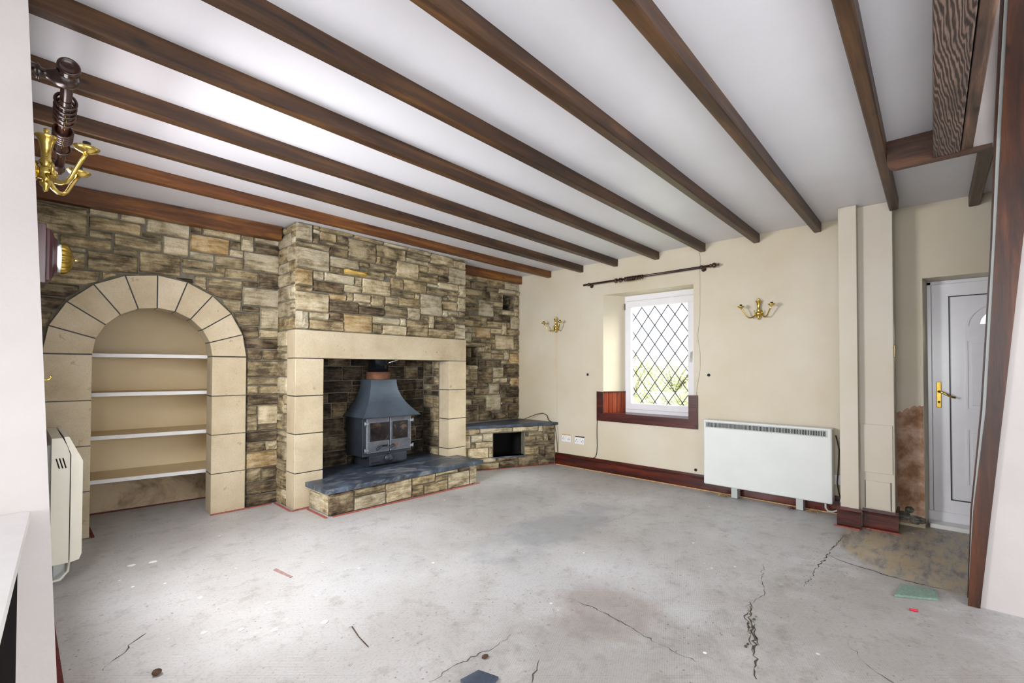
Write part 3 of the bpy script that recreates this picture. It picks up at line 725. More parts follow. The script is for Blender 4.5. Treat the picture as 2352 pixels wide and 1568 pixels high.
# boxed pier on the window wall
pr = MB()
pr.cbox(4.52, 0.440, 0, XW - 0.001, 0.560, H - .001, 0.004)
pr.cbox(4.60, 0.224, 0, XW - 0.001, 0.452, H - .001, 0.004)
PIER = thing('boxed_pier', (4.7, 0.39, 0), 'cream boxed-in stepped pier on the window wall beside the white door', 'pier')
obj('casing', pr, 'pier', PIER)
obj('access_panel', MB().cbox(4.588, 0.236, 0.440, 4.604, 0.434, 0.818, 0.002), 'pier', PIER)
obj('access_panel', MB().cbox(4.592, 0.252, 0.160, 4.604, 0.404, 0.372, 0.002), 'pier', PIER)
for y in (0.408, 0.248):
    obj('joint', MB().box(4.597, y - 0.002, 0.155, 4.6012, y + 0.002, 0.375), 'rubber', PIER)

# skirtings
def skirt_prof(x, hgt=0.152):
    return [(x, 0), (x - 0.022, 0), (x - 0.022, hgt * 0.70), (x - 0.016, hgt * 0.76), (x - 0.018, hgt * 0.86), (x - 0.010, hgt), (x, hgt)]
def skirt_run(mb, x, y0, y1, hgt=0.152):
    p = skirt_prof(x, hgt); n = len(p)
    vs = [(a, y0, b) for a, b in p] + [(a, y1, b) for a, b in p]
    mb.add(vs, [tuple(range(n)), tuple(range(n, 2 * n))[::-1]] + [(i, n + i, n + (i + 1) % n, (i + 1) % n) for i in range(n)])
bs = MB(); skirt_run(bs, XW, 0.562, 3.69)
BASE = struct('baseboard_right', bs, 'skirt')
b2 = MB(); skirt_run(b2, 4.52, 0.425, 0.582); skirt_run(b2, 4.60, 0.205, 0.425)
b2.box(4.503, 0.561, 0, 4.84, 0.5805, 0.148); b2.box(4.583, 0.2065, 0, 4.84, 0.2225, 0.148)
struct('baseboard_pier', b2, 'skirt')

# ------------------------------------------------------------ ceiling beams
def beam(name, y, x0, x1, label, m='beam', w=0.057, d=0.083, y2=None, z1=H, tilt=0.0, seed=0):
    # slightly uneven adzed timber, cut into stations
    g = random.Random(seed); n = 10
    V = []; F = []
    for i in range(n + 1):
        x = x0 + (x1 - x0) * i / n
        yy = y + ((y2 - y) * i / n if y2 is not None else 0)
        j = lambda a=0.003: g.uniform(-a, a)
        c = 0.006
        ring = [(yy + j(.001), z1), (yy + j(.001), z1 - d + c), (yy + c, z1 - d + j(.002)), (yy + w - c, z1 - d + j(.002)), (yy + w, z1 - d + c), (yy + w, z1)]
        V += [(x, a, b) for a, b in ring]
    k = 6
    for i in range(n):
        for q in range(k):
            F.append((i * k + q, i * k + (q + 1) % k, (i + 1) * k + (q + 1) % k, (i + 1) * k + q))
    F.append(tuple(range(k))); F.append(tuple(n * k + q for q in range(k))[::-1])
    return one(name, MB().add(V, F), m, label, 'beam', 'ceiling beams')
BY = [3.767, 3.254, 2.765, 2.245, 1.738, 1.224, 0.724]
ORD = ['nearest the stone chimney breast', 'second from the chimney breast', 'third from the chimney breast', 'fourth from the chimney breast',
       'fifth from the chimney breast, above the curtain pole end', 'sixth from the chimney breast, between window and wall light', 'seventh from the chimney breast, next to the boxed pier']
for i, y in enumerate(BY):
    beam('ceiling_beam', y, 0.0 if y > 2.0 else -2.7, XW - 0.002, 'long dark timber ceiling beam, ' + ORD[i], 'beam_red' if i == 0 else 'beam', seed=i, w=0.057 if i else 0.062)
beam('ceiling_beam', 0.185, -2.7, 4.585, 'dark timber ceiling beam ending on the boxed pier', seed=9, w=0.055)
# wall plates over the stonework
beam('wall_plate', 4.555, -0.05, 1.655, 'reddish timber wall plate above the arched alcove', 'beam_red', w=0.085, d=0.125, y2=4.415, z1=H - 0.004, seed=21)
beam('wall_plate', 4.318, 3.66, XW - 0.002, 'short dark red timber beam above the stone wall right of the chimney', 'beam_red', w=0.075, d=0.105, y2=4.292, z1=H - 0.002, seed=22)
# stairwell trimmers
tb = MB(); tb.cbox(0.9, -0.115, 2.405, 3.385, -0.010, H - .001, 0.004)
st = thing('stair_trimmer', (2.1, -0.08, 2.405), 'rough grained double timber along the edge of the stairwell opening', 'beam')
obj('plank', tb, 'beam_wavy', st)
obj('plank', MB().cbox(0.9, -0.164, 2.412, 3.385, -0.119, H - .001, 0.003), 'beam_crude', st)
# cross trimmer with rounded lower corner
pts = [(0.185, H - 0.001), (0.185, 2.44)]
pts += [(0.185 - 0.04 + 0.04 * math.cos(a), 2.44 - 0.045 * math.sin(a)) for a in [math.pi / 2 * k / 5 for k in range(1, 6)]]
pts += [(-0.235, 2.395), (-0.235, 2.418), (-0.166, 2.418), (-0.166, H - 0.001)]
one('cross_trimmer', MB().prism(pts, 'x', 3.388, 3.425), 'beam_crude_y', 'dark cross board with a rounded corner closing the stairwell end', 'beam')
beam('ceiling_beam', -0.268, 3.43, XW - 0.002, 'short dark timber beam between stairwell board and door wall', seed=31, w=0.06)

# ------------------------------------------------------------ leaning timber at the partition end
def lean(d0, d1, ylz):       # list of (z, y_left, y_right); the post leans a little towards the room
    m = MB(); V = []
    for z, a, b in ylz:
        x = 3.437 - 0.036 * z
        V += [(x + d0, a, z), (x + d1, a, z), (x + d1, b, z), (x + d0, b, z)]
    F = [(3, 2, 1, 0)]
    k = len(ylz)
    for i in range(k - 1):
        for q in range(4):
            F.append((i * 4 + q, i * 4 + (q + 1) % 4, (i + 1) * 4 + (q + 1) % 4, (i + 1) * 4 + q))
    F.append(tuple((k - 1) * 4 + q for q in range(4)))
    return m.add(V, F)
PT = thing('timber_post', (3.45, -0.15, 0), 'dark stained leaning timber post at the right edge, against the pale partition', 'post')
obj('board', lean(0, .0245, [(0.002, -0.1235, -0.1694), (0.507, -0.1487, -0.2131), (1.043, -0.199, -0.2601), (1.485, -0.2197, -0.2981), (1.923, -0.2401, -0.3357), (2.463, -0.2639, -0.3832), (3.128, -0.2946, -0.4381)]), 'post', PT)
obj('painted_edge', lean(.025, .034, [(0.1, -0.1284, -0.1493), (0.507, -0.1447, -0.1645), (1.043, -0.1872, -0.203), (1.885, -0.2285, -0.2461), (2.463, -0.2503, -0.2678), (3.128, -0.2821, -0.2985)]), 'heater_grey', PT)
obj('back_edge', lean(.0345, .046, [(0.03, -0.1225, -0.1484), (0.507, -0.1387, -0.1645), (1.043, -0.1803, -0.203), (1.885, -0.2226, -0.2461), (2.463, -0.2406, -0.2658), (3.128, -0.2677, -0.2985)]), 'post', PT)
# ------------------------------------------------------------ arched alcove with shelves
AL = thing('arched_alcove', (0.77, 4.70, 0), 'arched alcove framed in dressed sandstone blocks with four white shelves', 'alcove')
def voussoir(a0, a1, r0=R_IN, r1=R_OUT, d0=0.035, d1=-0.16, g=0.004):
    n = 3
    pts = []
    for k in range(n + 1):
        a = a0 + (a1 - a0) * k / n
        pts.append((r1, a))
    ins = [(r0, a1), (r0, a0)]
    ga, gb = g / r0, g / r1
    poly = []
    for k in (0, 1):
        a = (a0 + gb) if k == 0 else (a1 - gb)
        poly.append((AC_S + r1 * math.cos(a), AC_Z + r1 * math.sin(a)))
    poly.append((AC_S + r0 * math.cos(a1 - ga), AC_Z + r0 * math.sin(a1 - ga)))
    poly.append((AC_S + r0 * math.cos(a0 + ga), AC_Z + r0 * math.sin(a0 + ga)))
    return poly
def lblock(poly, d0, d1, inset=0.003):
    cx = sum(p[0] for p in poly) / len(poly); cz = sum(p[1] for p in poly) / len(poly)
    n = len(poly)
    small = []
    for p in poly:
        L = math.hypot(p[0] - cx, p[1] - cz)
        small.append((cx + (p[0] - cx) * (1 - inset / L), cz + (p[1] - cz) * (1 - inset / L)))
    V = [onL(*p, d0) for p in small] + [onL(*p, d0 - inset) for p in poly] + [onL(*p, d1) for p in poly]
    F = [tuple(range(n)), tuple(range(2 * n, 3 * n))[::-1]]
    for i in range(n):
        j = (i + 1) % n
        F += [(i, n + i, n + j, j), (n + i, 2 * n + i, 2 * n + j, n + j)]
    return MB().add(V, F)
for k in range(10):
    obj('voussoir', lblock(voussoir(math.pi * k / 10, math.pi * (k + 1) / 10), 0.04, -0.15), 'dressed', AL)
JR = [0.002, 0.345, 0.678, 1.013, 1.352]
for i in range(4):
    obj('jamb_block', lblock([(AC_S + R_IN, JR[i] + .003), (AC_S + R_OUT, JR[i] + .003), (AC_S + R_OUT, JR[i + 1] - .003), (AC_S + R_IN, JR[i + 1] - .003)], 0.04, -0.15), 'dressed', AL)
    obj('jamb_block', lblock([(AC_S - R_OUT, JR[i] + .003), (AC_S - R_IN, JR[i] + .003), (AC_S - R_IN, JR[i + 1] - .003), (AC_S - R_OUT, JR[i + 1] - .003)], 0.04, -0.15), 'dressed', AL)
# dark joints
for k in range(11):
    a = math.pi * k / 10
    c, s_ = math.cos(a), math.sin(a)
    w = 0.006
    p = [(AC_S + R_IN * c - w * s_, AC_Z + R_IN * s_ + w * c), (AC_S + R_OUT * c - w * s_, AC_Z + R_OUT * s_ + w * c), (AC_S + R_OUT * c + w * s_, AC_Z + R_OUT * s_ - w * c), (AC_S + R_IN * c + w * s_, AC_Z + R_IN * s_ - w * c)]
    obj('mortar_joint', lblock(p, 0.032, -0.14), 'rubber', AL)
for z in JR[1:4]:
    for sg in (-1, 1):
        q = lblock([(AC_S + sg * R_IN, z - .006), (AC_S + sg * R_OUT, z - .006), (AC_S + sg * R_OUT, z + .006), (AC_S + sg * R_IN, z + .006)], 0.032, -0.14)
        obj('mortar_joint', q, 'rubber', AL)
# plastered interior
BK = ((0.27, 5.37), (1.31, 5.23))
nm = MB()
def nbox(x0, y0, x1, y1, x2, y2, x3, y3, z0, z1):
    nm.hexa([(x0, y0, z0), (x1, y1, z0), (x2, y2, z0), (x3, y3, z0), (x0, y0, z1), (x1, y1, z1), (x2, y2, z1), (x3, y3, z1)])
nbox(0.2, 5.38, 1.33, 5.228, 1.33, 5.30, 0.2, 5.42, 0.34, 2.1)
nbox(1.305, 4.735, 1.36, 4.735, 1.36, 5.30, 1.305, 5.25, 0, 2.1)
nbox(0.20, 4.79, 0.26, 4.79, 0.26, 5.40, 0.20, 5.40, 0, 2.1)
nbox(0.2, 4.76, 1.36, 4.73, 1.36, 5.30, 0.2, 5.42, 2.06, 2.12)
obj('plaster_lining', nm, 'niche', AL)
nm = MB(); nbox(0.2, 5.38, 1.33, 5.228, 1.33, 5.30, 0.2, 5.42, 0.0, 0.34)
obj('damp_plaster', nm, 'niche_low', AL)
for i, z in enumerate((1.356, 1.040, 0.693, 0.343)):
    nm = MB()
    nbox(0.262, 4.965, 1.302, 4.750, 1.302, 5.235, 0.262, 5.365, z - 0.014, z + 0.013)
    sh_ = obj('shelf', nm, 'niche', AL)
    nm = MB()
    nbox(0.262, 4.961, 1.302, 4.746, 1.302, 4.7505, 0.262, 4.9655, z - 0.016, z + 0.014)
    obj('shelf_lipping', nm, 'white', sh_)

# ------------------------------------------------------------ chimney breast
FP = thing('fireplace', (2.69, 4.4, 0), 'stone chimney breast with dressed sandstone lintel and pillars around the stove recess', 'fireplace')
X0, X1, YC = 1.685, 3.69, 4.176
PL, PRX = 1.937, 3.428
LZ, LT = 1.346, 1.602
cb = MB()
cb.box(X0 + 0.002, YC + 0.003, LT, X1, 4.75, H - 0.006)            # mortar core above
cb.box(X0 + 0.002, YC + 0.165, 0, PL + 0.02, 4.75, LT)             # left cheek
cb.box(PRX - 0.002, YC + 0.165, 0, X1, 4.75, LT)                   # right cheek
cb.box(PL, 4.66, 0, PRX, 4.75, LT)                                 # back
obj('mortar_core', cb, 'mortar', FP)
CF = frame((0.0, YC), (1.0, YC))
rng = random.Random(5)
for rc, k in parse(S_CHIM):
    stone(rng, rc, CF, FP, k, 0.028)
o = stone(rng, (2.134, 2.172, 2.361, 2.212), CF, FP, 'ochre', 0.075, rough=0.012, edge=0.014)
o['label'] = 'projecting yellow ochre stone'
CS = frame((X0, 4.565), (X0, YC))
cl = lambda s, z: (min(s, 0.389), z)
for rc in courses(rng, (0.005, LT + 0.006, 0.385, H - 0.012), (0.08, 0.17), (0.16, 0.30)):
    stone(rng, rc, CS, FP, rng.choice('llm'), 0.014, rough=0.006)
for rc in courses(rng, (0.005, 0.005, 0.222, LT - 0.006), (0.09, 0.17), (0.12, 0.24)):
    stone(rng, rc, CS, FP, rng.choice('mlm'), 0.014, rough=0.006)
FB = frame((0.0, 4.66), (1.0, 4.66))
for rc in courses(rng, (PL + 0.01, 0.22, PRX - 0.005, 1.42), (0.09, 0.17), (0.13, 0.34)):
    stone(rng, rc, FB, FP, rng.choice(('soot', 'soot', 'd')), 0.022)
FS = frame((PRX, 4.64), (PRX, YC))
for rc in courses(rng, (0.012, 0.22, 0.295, LZ - 0.005), (0.09, 0.19), (0.1, 0.24)):
    stone(rng, rc, FS, FP, rng.choice(('soot', 'd', 'm')), 0.018)
# lintel and pillars
obj('lintel', MB().cbox(X0 - 0.004, YC - 0.022, LZ + 0.002, X1 + 0.004, YC + 0.16, LT - 0.002, 0.004), 'dressed', FP)
PJ = [0.002, 0.320, 0.666, 1.006, LZ]
for i in range(4):
    obj('pillar_block', MB().cbox(X0 - 0.004, YC - 0.022, PJ[i] + .004, PL, YC + 0.16, PJ[i + 1] - .004, 0.004), 'dressed', FP)
    obj('pillar_block', MB().cbox(PRX, YC - 0.022, PJ[i] + .004, X1 + 0.004, YC + 0.16, PJ[i + 1] - .004, 0.004), 'dressed', FP)
for z in PJ[1:]:
    obj('mortar_joint', MB().box(X0 + 0.004, YC - 0.014, z - 0.006, PL - 0.006, YC + 0.15, z + 0.006), 'rubber', FP)
    obj('mortar_joint', MB().box(PRX + 0.006, YC - 0.014, z - 0.006, X1 - 0.004, YC + 0.15, z + 0.006), 'rubber', FP)

# ------------------------------------------------------------ hearth
HE = thing('hearth', (2.65, 4.0, 0), 'raised hearth of dark slate slabs on a low sandstone base', 'hearth')
hb = MB()
hb.hexa([(1.822, 3.777, 0), (3.440, 3.712, 0), (3.440, 4.15, 0), (1.822, 4.15, 0), (1.822, 3.777, .192), (3.440, 3.712, .192), (3.440, 4.15, .192), (1.822, 4.15, .192)])
hb.box(PL + .003, 4.15, 0, PRX - .003, 4.635, 0.192)
obj('mortar_core', hb, 'mortar', HE)
HFm = frame((1.81, 3.777), (3.45, 3.712))
for rc, k in parse(S_HEARTH):
    stone(rng, rc, HFm, HE, k, 0.024)
HS = frame((1.822, 4.15), (1.822, 3.777))
for rc in ((0.006, 0.004, 0.19, 0.15), (0.006, 0.158, 0.19, 0.19), (0.2, 0.004, 0.365, 0.188)):
    stone(rng, rc, HS, HE, 'l', 0.014, rough=0.004)
xs = [1.775, 2.33, 2.93, 3.555]
for i in range(3):     # three slabs
    a, b = xs[i] + .001, xs[i + 1] - .001
    ya, yb = 3.735 - 0.03 * (a - 1.775) / 1.78, 3.735 - 0.03 * (b - 1.775) / 1.78
    g = random.Random(i + 40); n = 8; V = []; F = []
    fr_ = [(a + (b - a) * k / n, ya + (yb - ya) * k / n + g.uniform(-.006, .004)) for k in range(n + 1)]
    back = 4.152
    poly = fr_ + [(b, back), (a, back)]
    m = MB().prism(poly, 'z', 0.196, 0.236)
    obj('slab', m, 'slate', HE)
obj('slab', MB().box(PL + .004, 4.154, 0.194, PRX - .004, 4.63, 0.232), 'slate_dark', HE)

# ------------------------------------------------------------ stove
SV = thing('wood_stove', (2.69, 4.40, 0.234), 'dark blue-grey cast iron wood stove with flared canopy and two glazed doors', 'stove')
sx0, sx1, sy0, sy1 = 2.395, 2.985, 4.262, 4.60
obj('body', MB().cbox(sx0, sy0, 0.348, sx1, sy1, 0.752, 0.006), 'iron', SV)
obj('base', MB().cbox(2.47, sy0 + 0.045, 0.236, 2.92, sy1 - 0.03, 0.349, 0.004), 'iron', SV)
ad = obj('ash_drawer', MB().cbox(2.465, 4.246, 0.262, 2.915, 4.31, 0.352, 0.004), 'iron', SV)
obj('spin_wheel', MB().lathe([(0.052, 0), (0.05, 0.012), (0.03, 0.016), (0.02, 0.03), (0.012, 0.032)], (2.69, 4.246, 0.308), (0, -1, 0), 20), 'iron', ad)
obj('drawer_knob', MB().cbox(2.665, 4.195, 0.296, 2.715, 4.216, 0.322, 0.004), 'iron', ad)
# raised lettering is worn to a row of dashes
lt = MB()
for k in range(9):
    lt.box(2.485 + 0.012 * k, 4.2425, 0.276, 2.493 + 0.012 * k, 4.2465, 0.288)
obj('worn_lettering', lt, 'void', ad)
for sgn, (a, b) in ((0, (2.43, 2.693)), (1, (2.703, 2.965))):
    d = thing_door = obj('door', MB().cbox(a, sy0 - 0.022, 0.385, b, sy0 - 0.001, 0.742, 0.004), 'grate', SV)
    gx0, gx1 = (a + 0.038, b - 0.012) if sgn == 0 else (a + 0.03, b - 0.05)
    obj('door_glass', MB().box(gx0, sy0 - 0.0235, 0.508, gx1, sy0 - 0.0215, 0.690), 'stoveglass', d)
    fr = MB()
    fr.box(gx0 - .006, sy0 - .027, .502, gx1 + .006, sy0 - .0218, .508); fr.box(gx0 - .006, sy0 - .027, .690, gx1 + .006, sy0 - .0218, .696)
    fr.box(gx0 - .006, sy0 - .027, .508, gx0, sy0 - .0218, .690); fr.box(gx1, sy0 - .027, .508, gx1 + .006, sy0 - .0218, .690)
    obj('glass_surround', fr, 'iron', d)
    # diagonal cast pattern on the door face
    pt = MB()
    def clipdiag(x0, x1, z0, z1, step=0.011):
        k = x0 - (z1 - z0)
        while k < x1:
            p0 = max(x0, k); p1 = min(x1, k + (z1 - z0))
            if p1 - p0 > 0.006:
                za, zb = z1 - (p0 - k), z1 - (p1 - k)
                w = 0.0022
                pt.add([(p0, sy0 - .0225, za - w), (p1, sy0 - .0225, zb - w), (p1, sy0 - .0225, zb + w), (p0, sy0 - .0225, za + w),
                        (p0, sy0 - .0255, za), (p1, sy0 - .0255, zb)], [(0, 1, 5, 4), (3, 2, 5, 4)])
            k += step
    clipdiag(a + .008, b - .008, .700, .736); clipdiag(a + .008, b - .008, .392, .498)
    clipdiag(a + .006, gx0 - .010, .505, .695); clipdiag(gx1 + .010, b - .006, .505, .695) if sgn else None
    obj('cast_pattern', pt, 'iron', d)
    # slot and lever handle
    sxm = (b - 0.052) if sgn == 0 else (a + 0.062)
    obj('air_slot', MB().box(sxm - .035, sy0 - .0268, .436, sxm + .030, sy0 - .0215, .456), 'void' if sgn == 0 else 'rust', d)
    hx = (b - 0.115) if sgn == 0 else (a + 0.02)
    obj('lever', MB().tube([(hx + .02, sy0 - .02, .447), (hx + .01, sy0 - .045, .447), (hx - .03, sy0 - .06, .435), (hx - .055, sy0 - .058, .418)], [.010, .011, .013, .010], 8), 'iron', d)
    for z in (.415, .690):
        hxx = a if sgn == 0 else b
        s_ = -1 if sgn == 0 else 1
        obj('hinge', MB().cbox(hxx - .02 * (1 if sgn else 1), sy0 - .031, z - .012, hxx + .02, sy0 - .0225, z + .012, .002), 'grate', d)
        obj('hinge_pin', MB().lathe([(.007, -.022), (.007, .022)], (hxx + s_ * .022, sy0 - .026, z), (0, 0, 1), 8), 'grate', d)
# flared hood: concave profile in both directions
hp = []
NH = 10
for i in range(NH + 1):
    t = i / NH
    e = (1 - t) ** 2.1
    xa = 2.535 - (2.535 - 2.372) * e; xb = 2.845 + (3.062 - 2.845) * e
    ya = 4.345 - (4.345 - 4.205) * e; yb = 4.56 + (4.628 - 4.56) * e
    hp.append([(xa, ya), (xb, ya), (xb, yb), (xa, yb), 0.752 + t * 0.383])
for nm_, idx in (('hood', None),):
    V = []; F = []
    for r_ in hp:
        V += [(r_[k][0], r_[k][1], r_[4]) for k in range(4)]
    for i in range(NH):
        for k in range(4):
            F.append((i * 4 + k, i * 4 + (k + 1) % 4, (i + 1) * 4 + (k + 1) % 4, (i + 1) * 4 + k))
    F.append((3, 2, 1, 0)); F.append(tuple(NH * 4 + k for k in range(4)))
    mbh = MB().add(V, F)
    obj('hood', mbh, 'hood', SV)
obj('hood_rim', MB().box(2.368, 4.201, 0.744, 3.066, 4.632, 0.752), 'iron', SV)
obj('flue_collar', MB().lathe([(.124, 1.136), (.126, 1.140), (.126, 1.214), (.116, 1.218)], (2.685, 4.452, 0), (0, 0, 1), 28), 'rust', SV)
obj('flue_pipe', MB().lathe([(.107, 1.214), (.107, 1.60)], (2.685, 4.452, 0), (0, 0, 1), 28), 'flue', SV)
obj('damper_rod', MB().tube([(2.80, 4.44, 1.165), (2.92, 4.43, 1.165)], .006, 6), 'iron', SV)
obj('damper_knob', MB().lathe([(.006, 0), (.013, .01), (.014, .03), (.006, .05)], (2.90, 4.43, 1.165), (1, 0, 0), 10), 'black', SV)
one('flue_wire', MB().tube([(2.70, 4.335, 1.30), (2.735, 4.30, 1.322), (2.77, 4.27, 1.335), (2.80, 4.25, 1.35)], .007, 6), 'chrome', 'bent bright metal strip in front of the black stove pipe', 'strip')

# ------------------------------------------------------------ stone bench in the right alcove
BN = thing('stone_bench', (4.35, 4.1, 0), 'low sandstone bench with slate top and dark log opening in the right alcove', 'bench')
BF = frame((3.69, 4.25), (4.872, 3.70))
def bp(s, dep): 
    q = BF[0] + BF[1] * s + BF[2] * dep
    return (q.x, q.y)
bo = (0.425, 0.146, 0.852, 0.443)
bc = MB()
def bpanel(s0, z0, s1, z1, d0=-0.10, d1=0.0):
    P = []
    for z in (z0, z1):
        for s, dp in ((s0, d1), (s1, d1), (s1, d0), (s0, d0)):
            P.append((*bp(s, dp), z))
    bc.hexa(P)
bpanel(0.02, 0, bo[0], .518); bpanel(bo[2], 0, 1.28, .518); bpanel(bo[0], 0, bo[2], bo[1]); bpanel(bo[0], bo[3], bo[2], .518)
obj('mortar_core', bc, 'mortar', BN)
for rc, k in parse(S_BENCH):
    rc = (max(rc[0], 0.012), rc[1], min(rc[2], 1.282), rc[3])
    stone(rng, rc, BF, BN, k, 0.024)
cv = MB()
P = []
for z in (bo[1] - .03, bo[1]):
    for s, dp in ((bo[0] - .02, .012), (bo[2] + .02, .012), (bo[2] + .02, -.1), (bo[0] - .02, -.1)):
        P.append((*bp(s, dp), z))
obj('opening_sill', MB().hexa(P), 'slate', BN)
P = []
for z in (0.003, .50):
    for s, dp in ((bo[0] - .1, -.104), (bo[2] + .1, -.104)):
        P.append((*bp(s, dp), z))
    P += [(4.7, 4.335, z), (4.05, 4.37, z)]
cav = MB().add(P, [(0, 1, 2, 3), (4, 5, 6, 7), (1, 2, 6, 5), (2, 3, 7, 6), (3, 0, 4, 7)])
obj('log_cavity', cav, 'void', BN)
g = random.Random(3)
fr_ = []
a, b = Vector(bp(-0.02, .05)), Vector(bp(1.297, .05))
for k in range(13):
    q = a + (b - a) * (k / 12)
    fr_.append((q.x, q.y + g.uniform(-.012, .012)))
fr_[0] = (3.70, fr_[0][1]); fr_[-1] = (4.868, 3.652)
poly = fr_ + [(4.868, 4.33), (3.70, 4.385)]
obj('slate_top', MB().prism(poly, 'z', 0.520, 0.550), 'slate_dark', BN)
# ------------------------------------------------------------ window
fx0, fx1 = 5.125, 5.185
def ring(mb, x0, x1, y0, y1, z0, z1, w, c=0.004):
    mb.cbox(x0, y0, z0, x1, y1, z0 + w, c); mb.cbox(x0, y0, z1 - w, x1, y1, z1, c)
    mb.cbox(x0, y0, z0 + w - .002, x1, y0 + w, z1 - w + .002, c); mb.cbox(x0, y1 - w, z0 + w - .002, x1, y1, z1 - w + .002, c)
m = MB(); ring(m, fx0, fx1, 1.870, 2.855, 0.715, 2.150, 0.062)
WN = struct('window_1', m, 'upvc')
m = MB(); ring(m, fx0 - 0.022, fx1 - 0.01, 1.945, 2.795, 0.762, 2.082, 0.075, 0.006)
SASH = obj('sash', m, 'upvc', WN)
GY0, GY1, GZ0, GZ1 = 2.012, 2.728, 0.828, 2.014
obj('glazing_bead', (lambda q: (ring(q, fx0 - 0.012, fx0 + 0.01, GY0, GY1, GZ0, GZ1, 0.012, 0.003), q)[1])(MB()), 'upvc', SASH)
obj('glass_pane', MB().box(5.150, GY0 - .004, GZ0 - .004, 5.156, GY1 + .004, GZ1 + .004), 'glass', SASH)
a0, a1, c0, c1 = GY0 + .010, GY1 - .010, GZ0 + .010, GZ1 - .010
dy, dz, yv, zv = 0.1645, 0.2265, 2.597, 2.0
slope = dz / dy
for sg in (1, -1):
    for k in range(-14, 15):
        # z = zv + sg*slope*(y-yv) + k*dz
        pts = []
        for y in (a0, a1):
            z = zv + sg * slope * (y - yv) + k * dz
            if c0 <= z <= c1: pts.append((y, z))
        for z in (c0, c1):
            y = yv + (z - zv - k * dz) / (sg * slope)
            if a0 < y < a1: pts.append((y, z))
        if len(pts) < 2: continue
        (ya, za), (yb, zb) = pts[0], pts[-1]
        L = math.hypot(yb - ya, zb - za)
        if L < 0.02: continue
        ny, nz = -(zb - za) / L * .0048, (yb - ya) / L * .0048
        m = MB().hexa([(5.146, ya - ny, za - nz), (5.1495, ya - ny, za - nz), (5.1495, ya + ny, za + nz), (5.146, ya + ny, za + nz),
                       (5.146, yb - ny, zb - nz), (5.1495, yb - ny, zb - nz), (5.1495, yb + ny, zb + nz), (5.146, yb + ny, zb + nz)])
        obj('lead_came', m, 'lead', SASH)
hd = obj('window_handle', MB().cbox(5.085, 1.968, 1.385, 5.104, 1.990, 1.455, .004), 'white', SASH)
obj('lever', MB().tube([(5.09, 1.979, 1.435), (5.068, 1.979, 1.435), (5.06, 1.981, 1.42), (5.062, 1.985, 1.33)], [.009, .009, .009, .007], 8), 'white', hd)
obj('hinge', MB().cbox(5.095, 2.788, 1.98, 5.106, 2.806, 2.06, .002), 'chrome', SASH)
# timber trim round the sill
obj('window_sill', MB().cbox(XW - 0.012, 1.868, 0.705, 5.123, 2.952, 0.722, .002), 'trim', WN)
def board(pts): return MB().prism(pts, 'x', XW - 0.028, XW - 0.001)
obj('sill_apron', board([(3.047, 0.622), (1.825, 0.622), (1.915, 0.716), (2.957, 0.716)]), 'trim', WN)
obj('sill_upright', board([(3.047, 0.622), (2.957, 0.716), (2.957, 0.972), (3.047, 0.978)]), 'trim', WN)
obj('sill_upright', board([(1.825, 0.622), (1.915, 0.716), (1.915, 0.975), (1.825, 0.978)]), 'trim', WN)
rv = Vector((5.125 - XW, 2.80 + .015 - WY1, 0)); 
for k in range(5):
    t0, t1 = k / 5 + .008, (k + 1) / 5 - .008
    p0 = Vector((XW, WY1, 0)) + rv * t0; p1 = Vector((XW, WY1, 0)) + rv * t1
    nn = Vector((rv.y, -rv.x, 0)).normalized() * 0.014
    m = MB().prism([(p0.x, p0.y), (p1.x, p1.y), (p1.x + nn.x, p1.y + nn.y), (p0.x + nn.x, p0.y + nn.y)], 'z', 0.722, 0.965)
    obj('lining_board', m, 'trim_v', WN)
p0 = Vector((XW, WY1, 0)); p1 = p0 + rv; nn = Vector((rv.y, -rv.x, 0)).normalized() * 0.022
obj('lining_cap', MB().prism([(p0.x, p0.y), (p1.x, p1.y), (p1.x + nn.x, p1.y + nn.y), (p0.x + nn.x, p0.y + nn.y)], 'z', 0.965, 0.980), 'trim', WN)

# ------------------------------------------------------------ garden outside
gm = MB(); V = []; F = []
g = random.Random(8)
NX, NY = 26, 30
for i in range(NX + 1):
    for j in range(NY + 1):
        x = 5.6 + i * 0.9; y = -9 + j * 1.0
        z = -0.25 + max(0, (x - 9)) * 0.11 + g.uniform(-.06, .06)
        V.append((x, y, z))
for i in range(NX):
    for j in range(NY):
        a = i * (NY + 1) + j
        F.append((a, a + NY + 1, a + NY + 2, a + 1))
gm.add(V, F, True)
struct('ground_garden', gm, 'grass')
def shrub(c, rx, rz, n, label, seed):
    g = random.Random(seed)
    t = thing('garden_shrub', c, label, 'shrub', 'shrubs outside the window')
    st_ = MB()
    for k in range(14):
        a = g.uniform(0, 6.28); r = g.uniform(.2, 1) * rx; hgt = rz * g.uniform(.7, 1.15)
        st_.tube([(c[0], c[1], c[2]), (c[0] + r * .5 * math.cos(a), c[1] + r * .5 * math.sin(a), c[2] + hgt * .6), (c[0] + r * math.cos(a), c[1] + r * math.sin(a), c[2] + hgt)], [.02, .012, .004], 4)
    obj('stems', st_, 'twig', t)
    lf = MB()
    for k in range(n):
        a = g.uniform(0, 6.28); b = g.uniform(0, 1) ** .6; q = g.uniform(0.05, 1)
        p = Vector((c[0] + rx * b * math.cos(a) * (.55 + .45 * q), c[1] + rx * b * math.sin(a) * (.55 + .45 * q), c[2] + rz * q * (1.1 - .35 * b)))
        u = Vector((g.uniform(-1, 1), g.uniform(-1, 1), g.uniform(-.6, 1))).normalized() * g.uniform(.03, .07)
        w = u.orthogonal().normalized() * u.length * .45
        lf.add([p - u, p + w, p + u, p - w], [(0, 1, 2, 3)])
    obj('foliage', lf, 'leaf', t, kind='stuff')
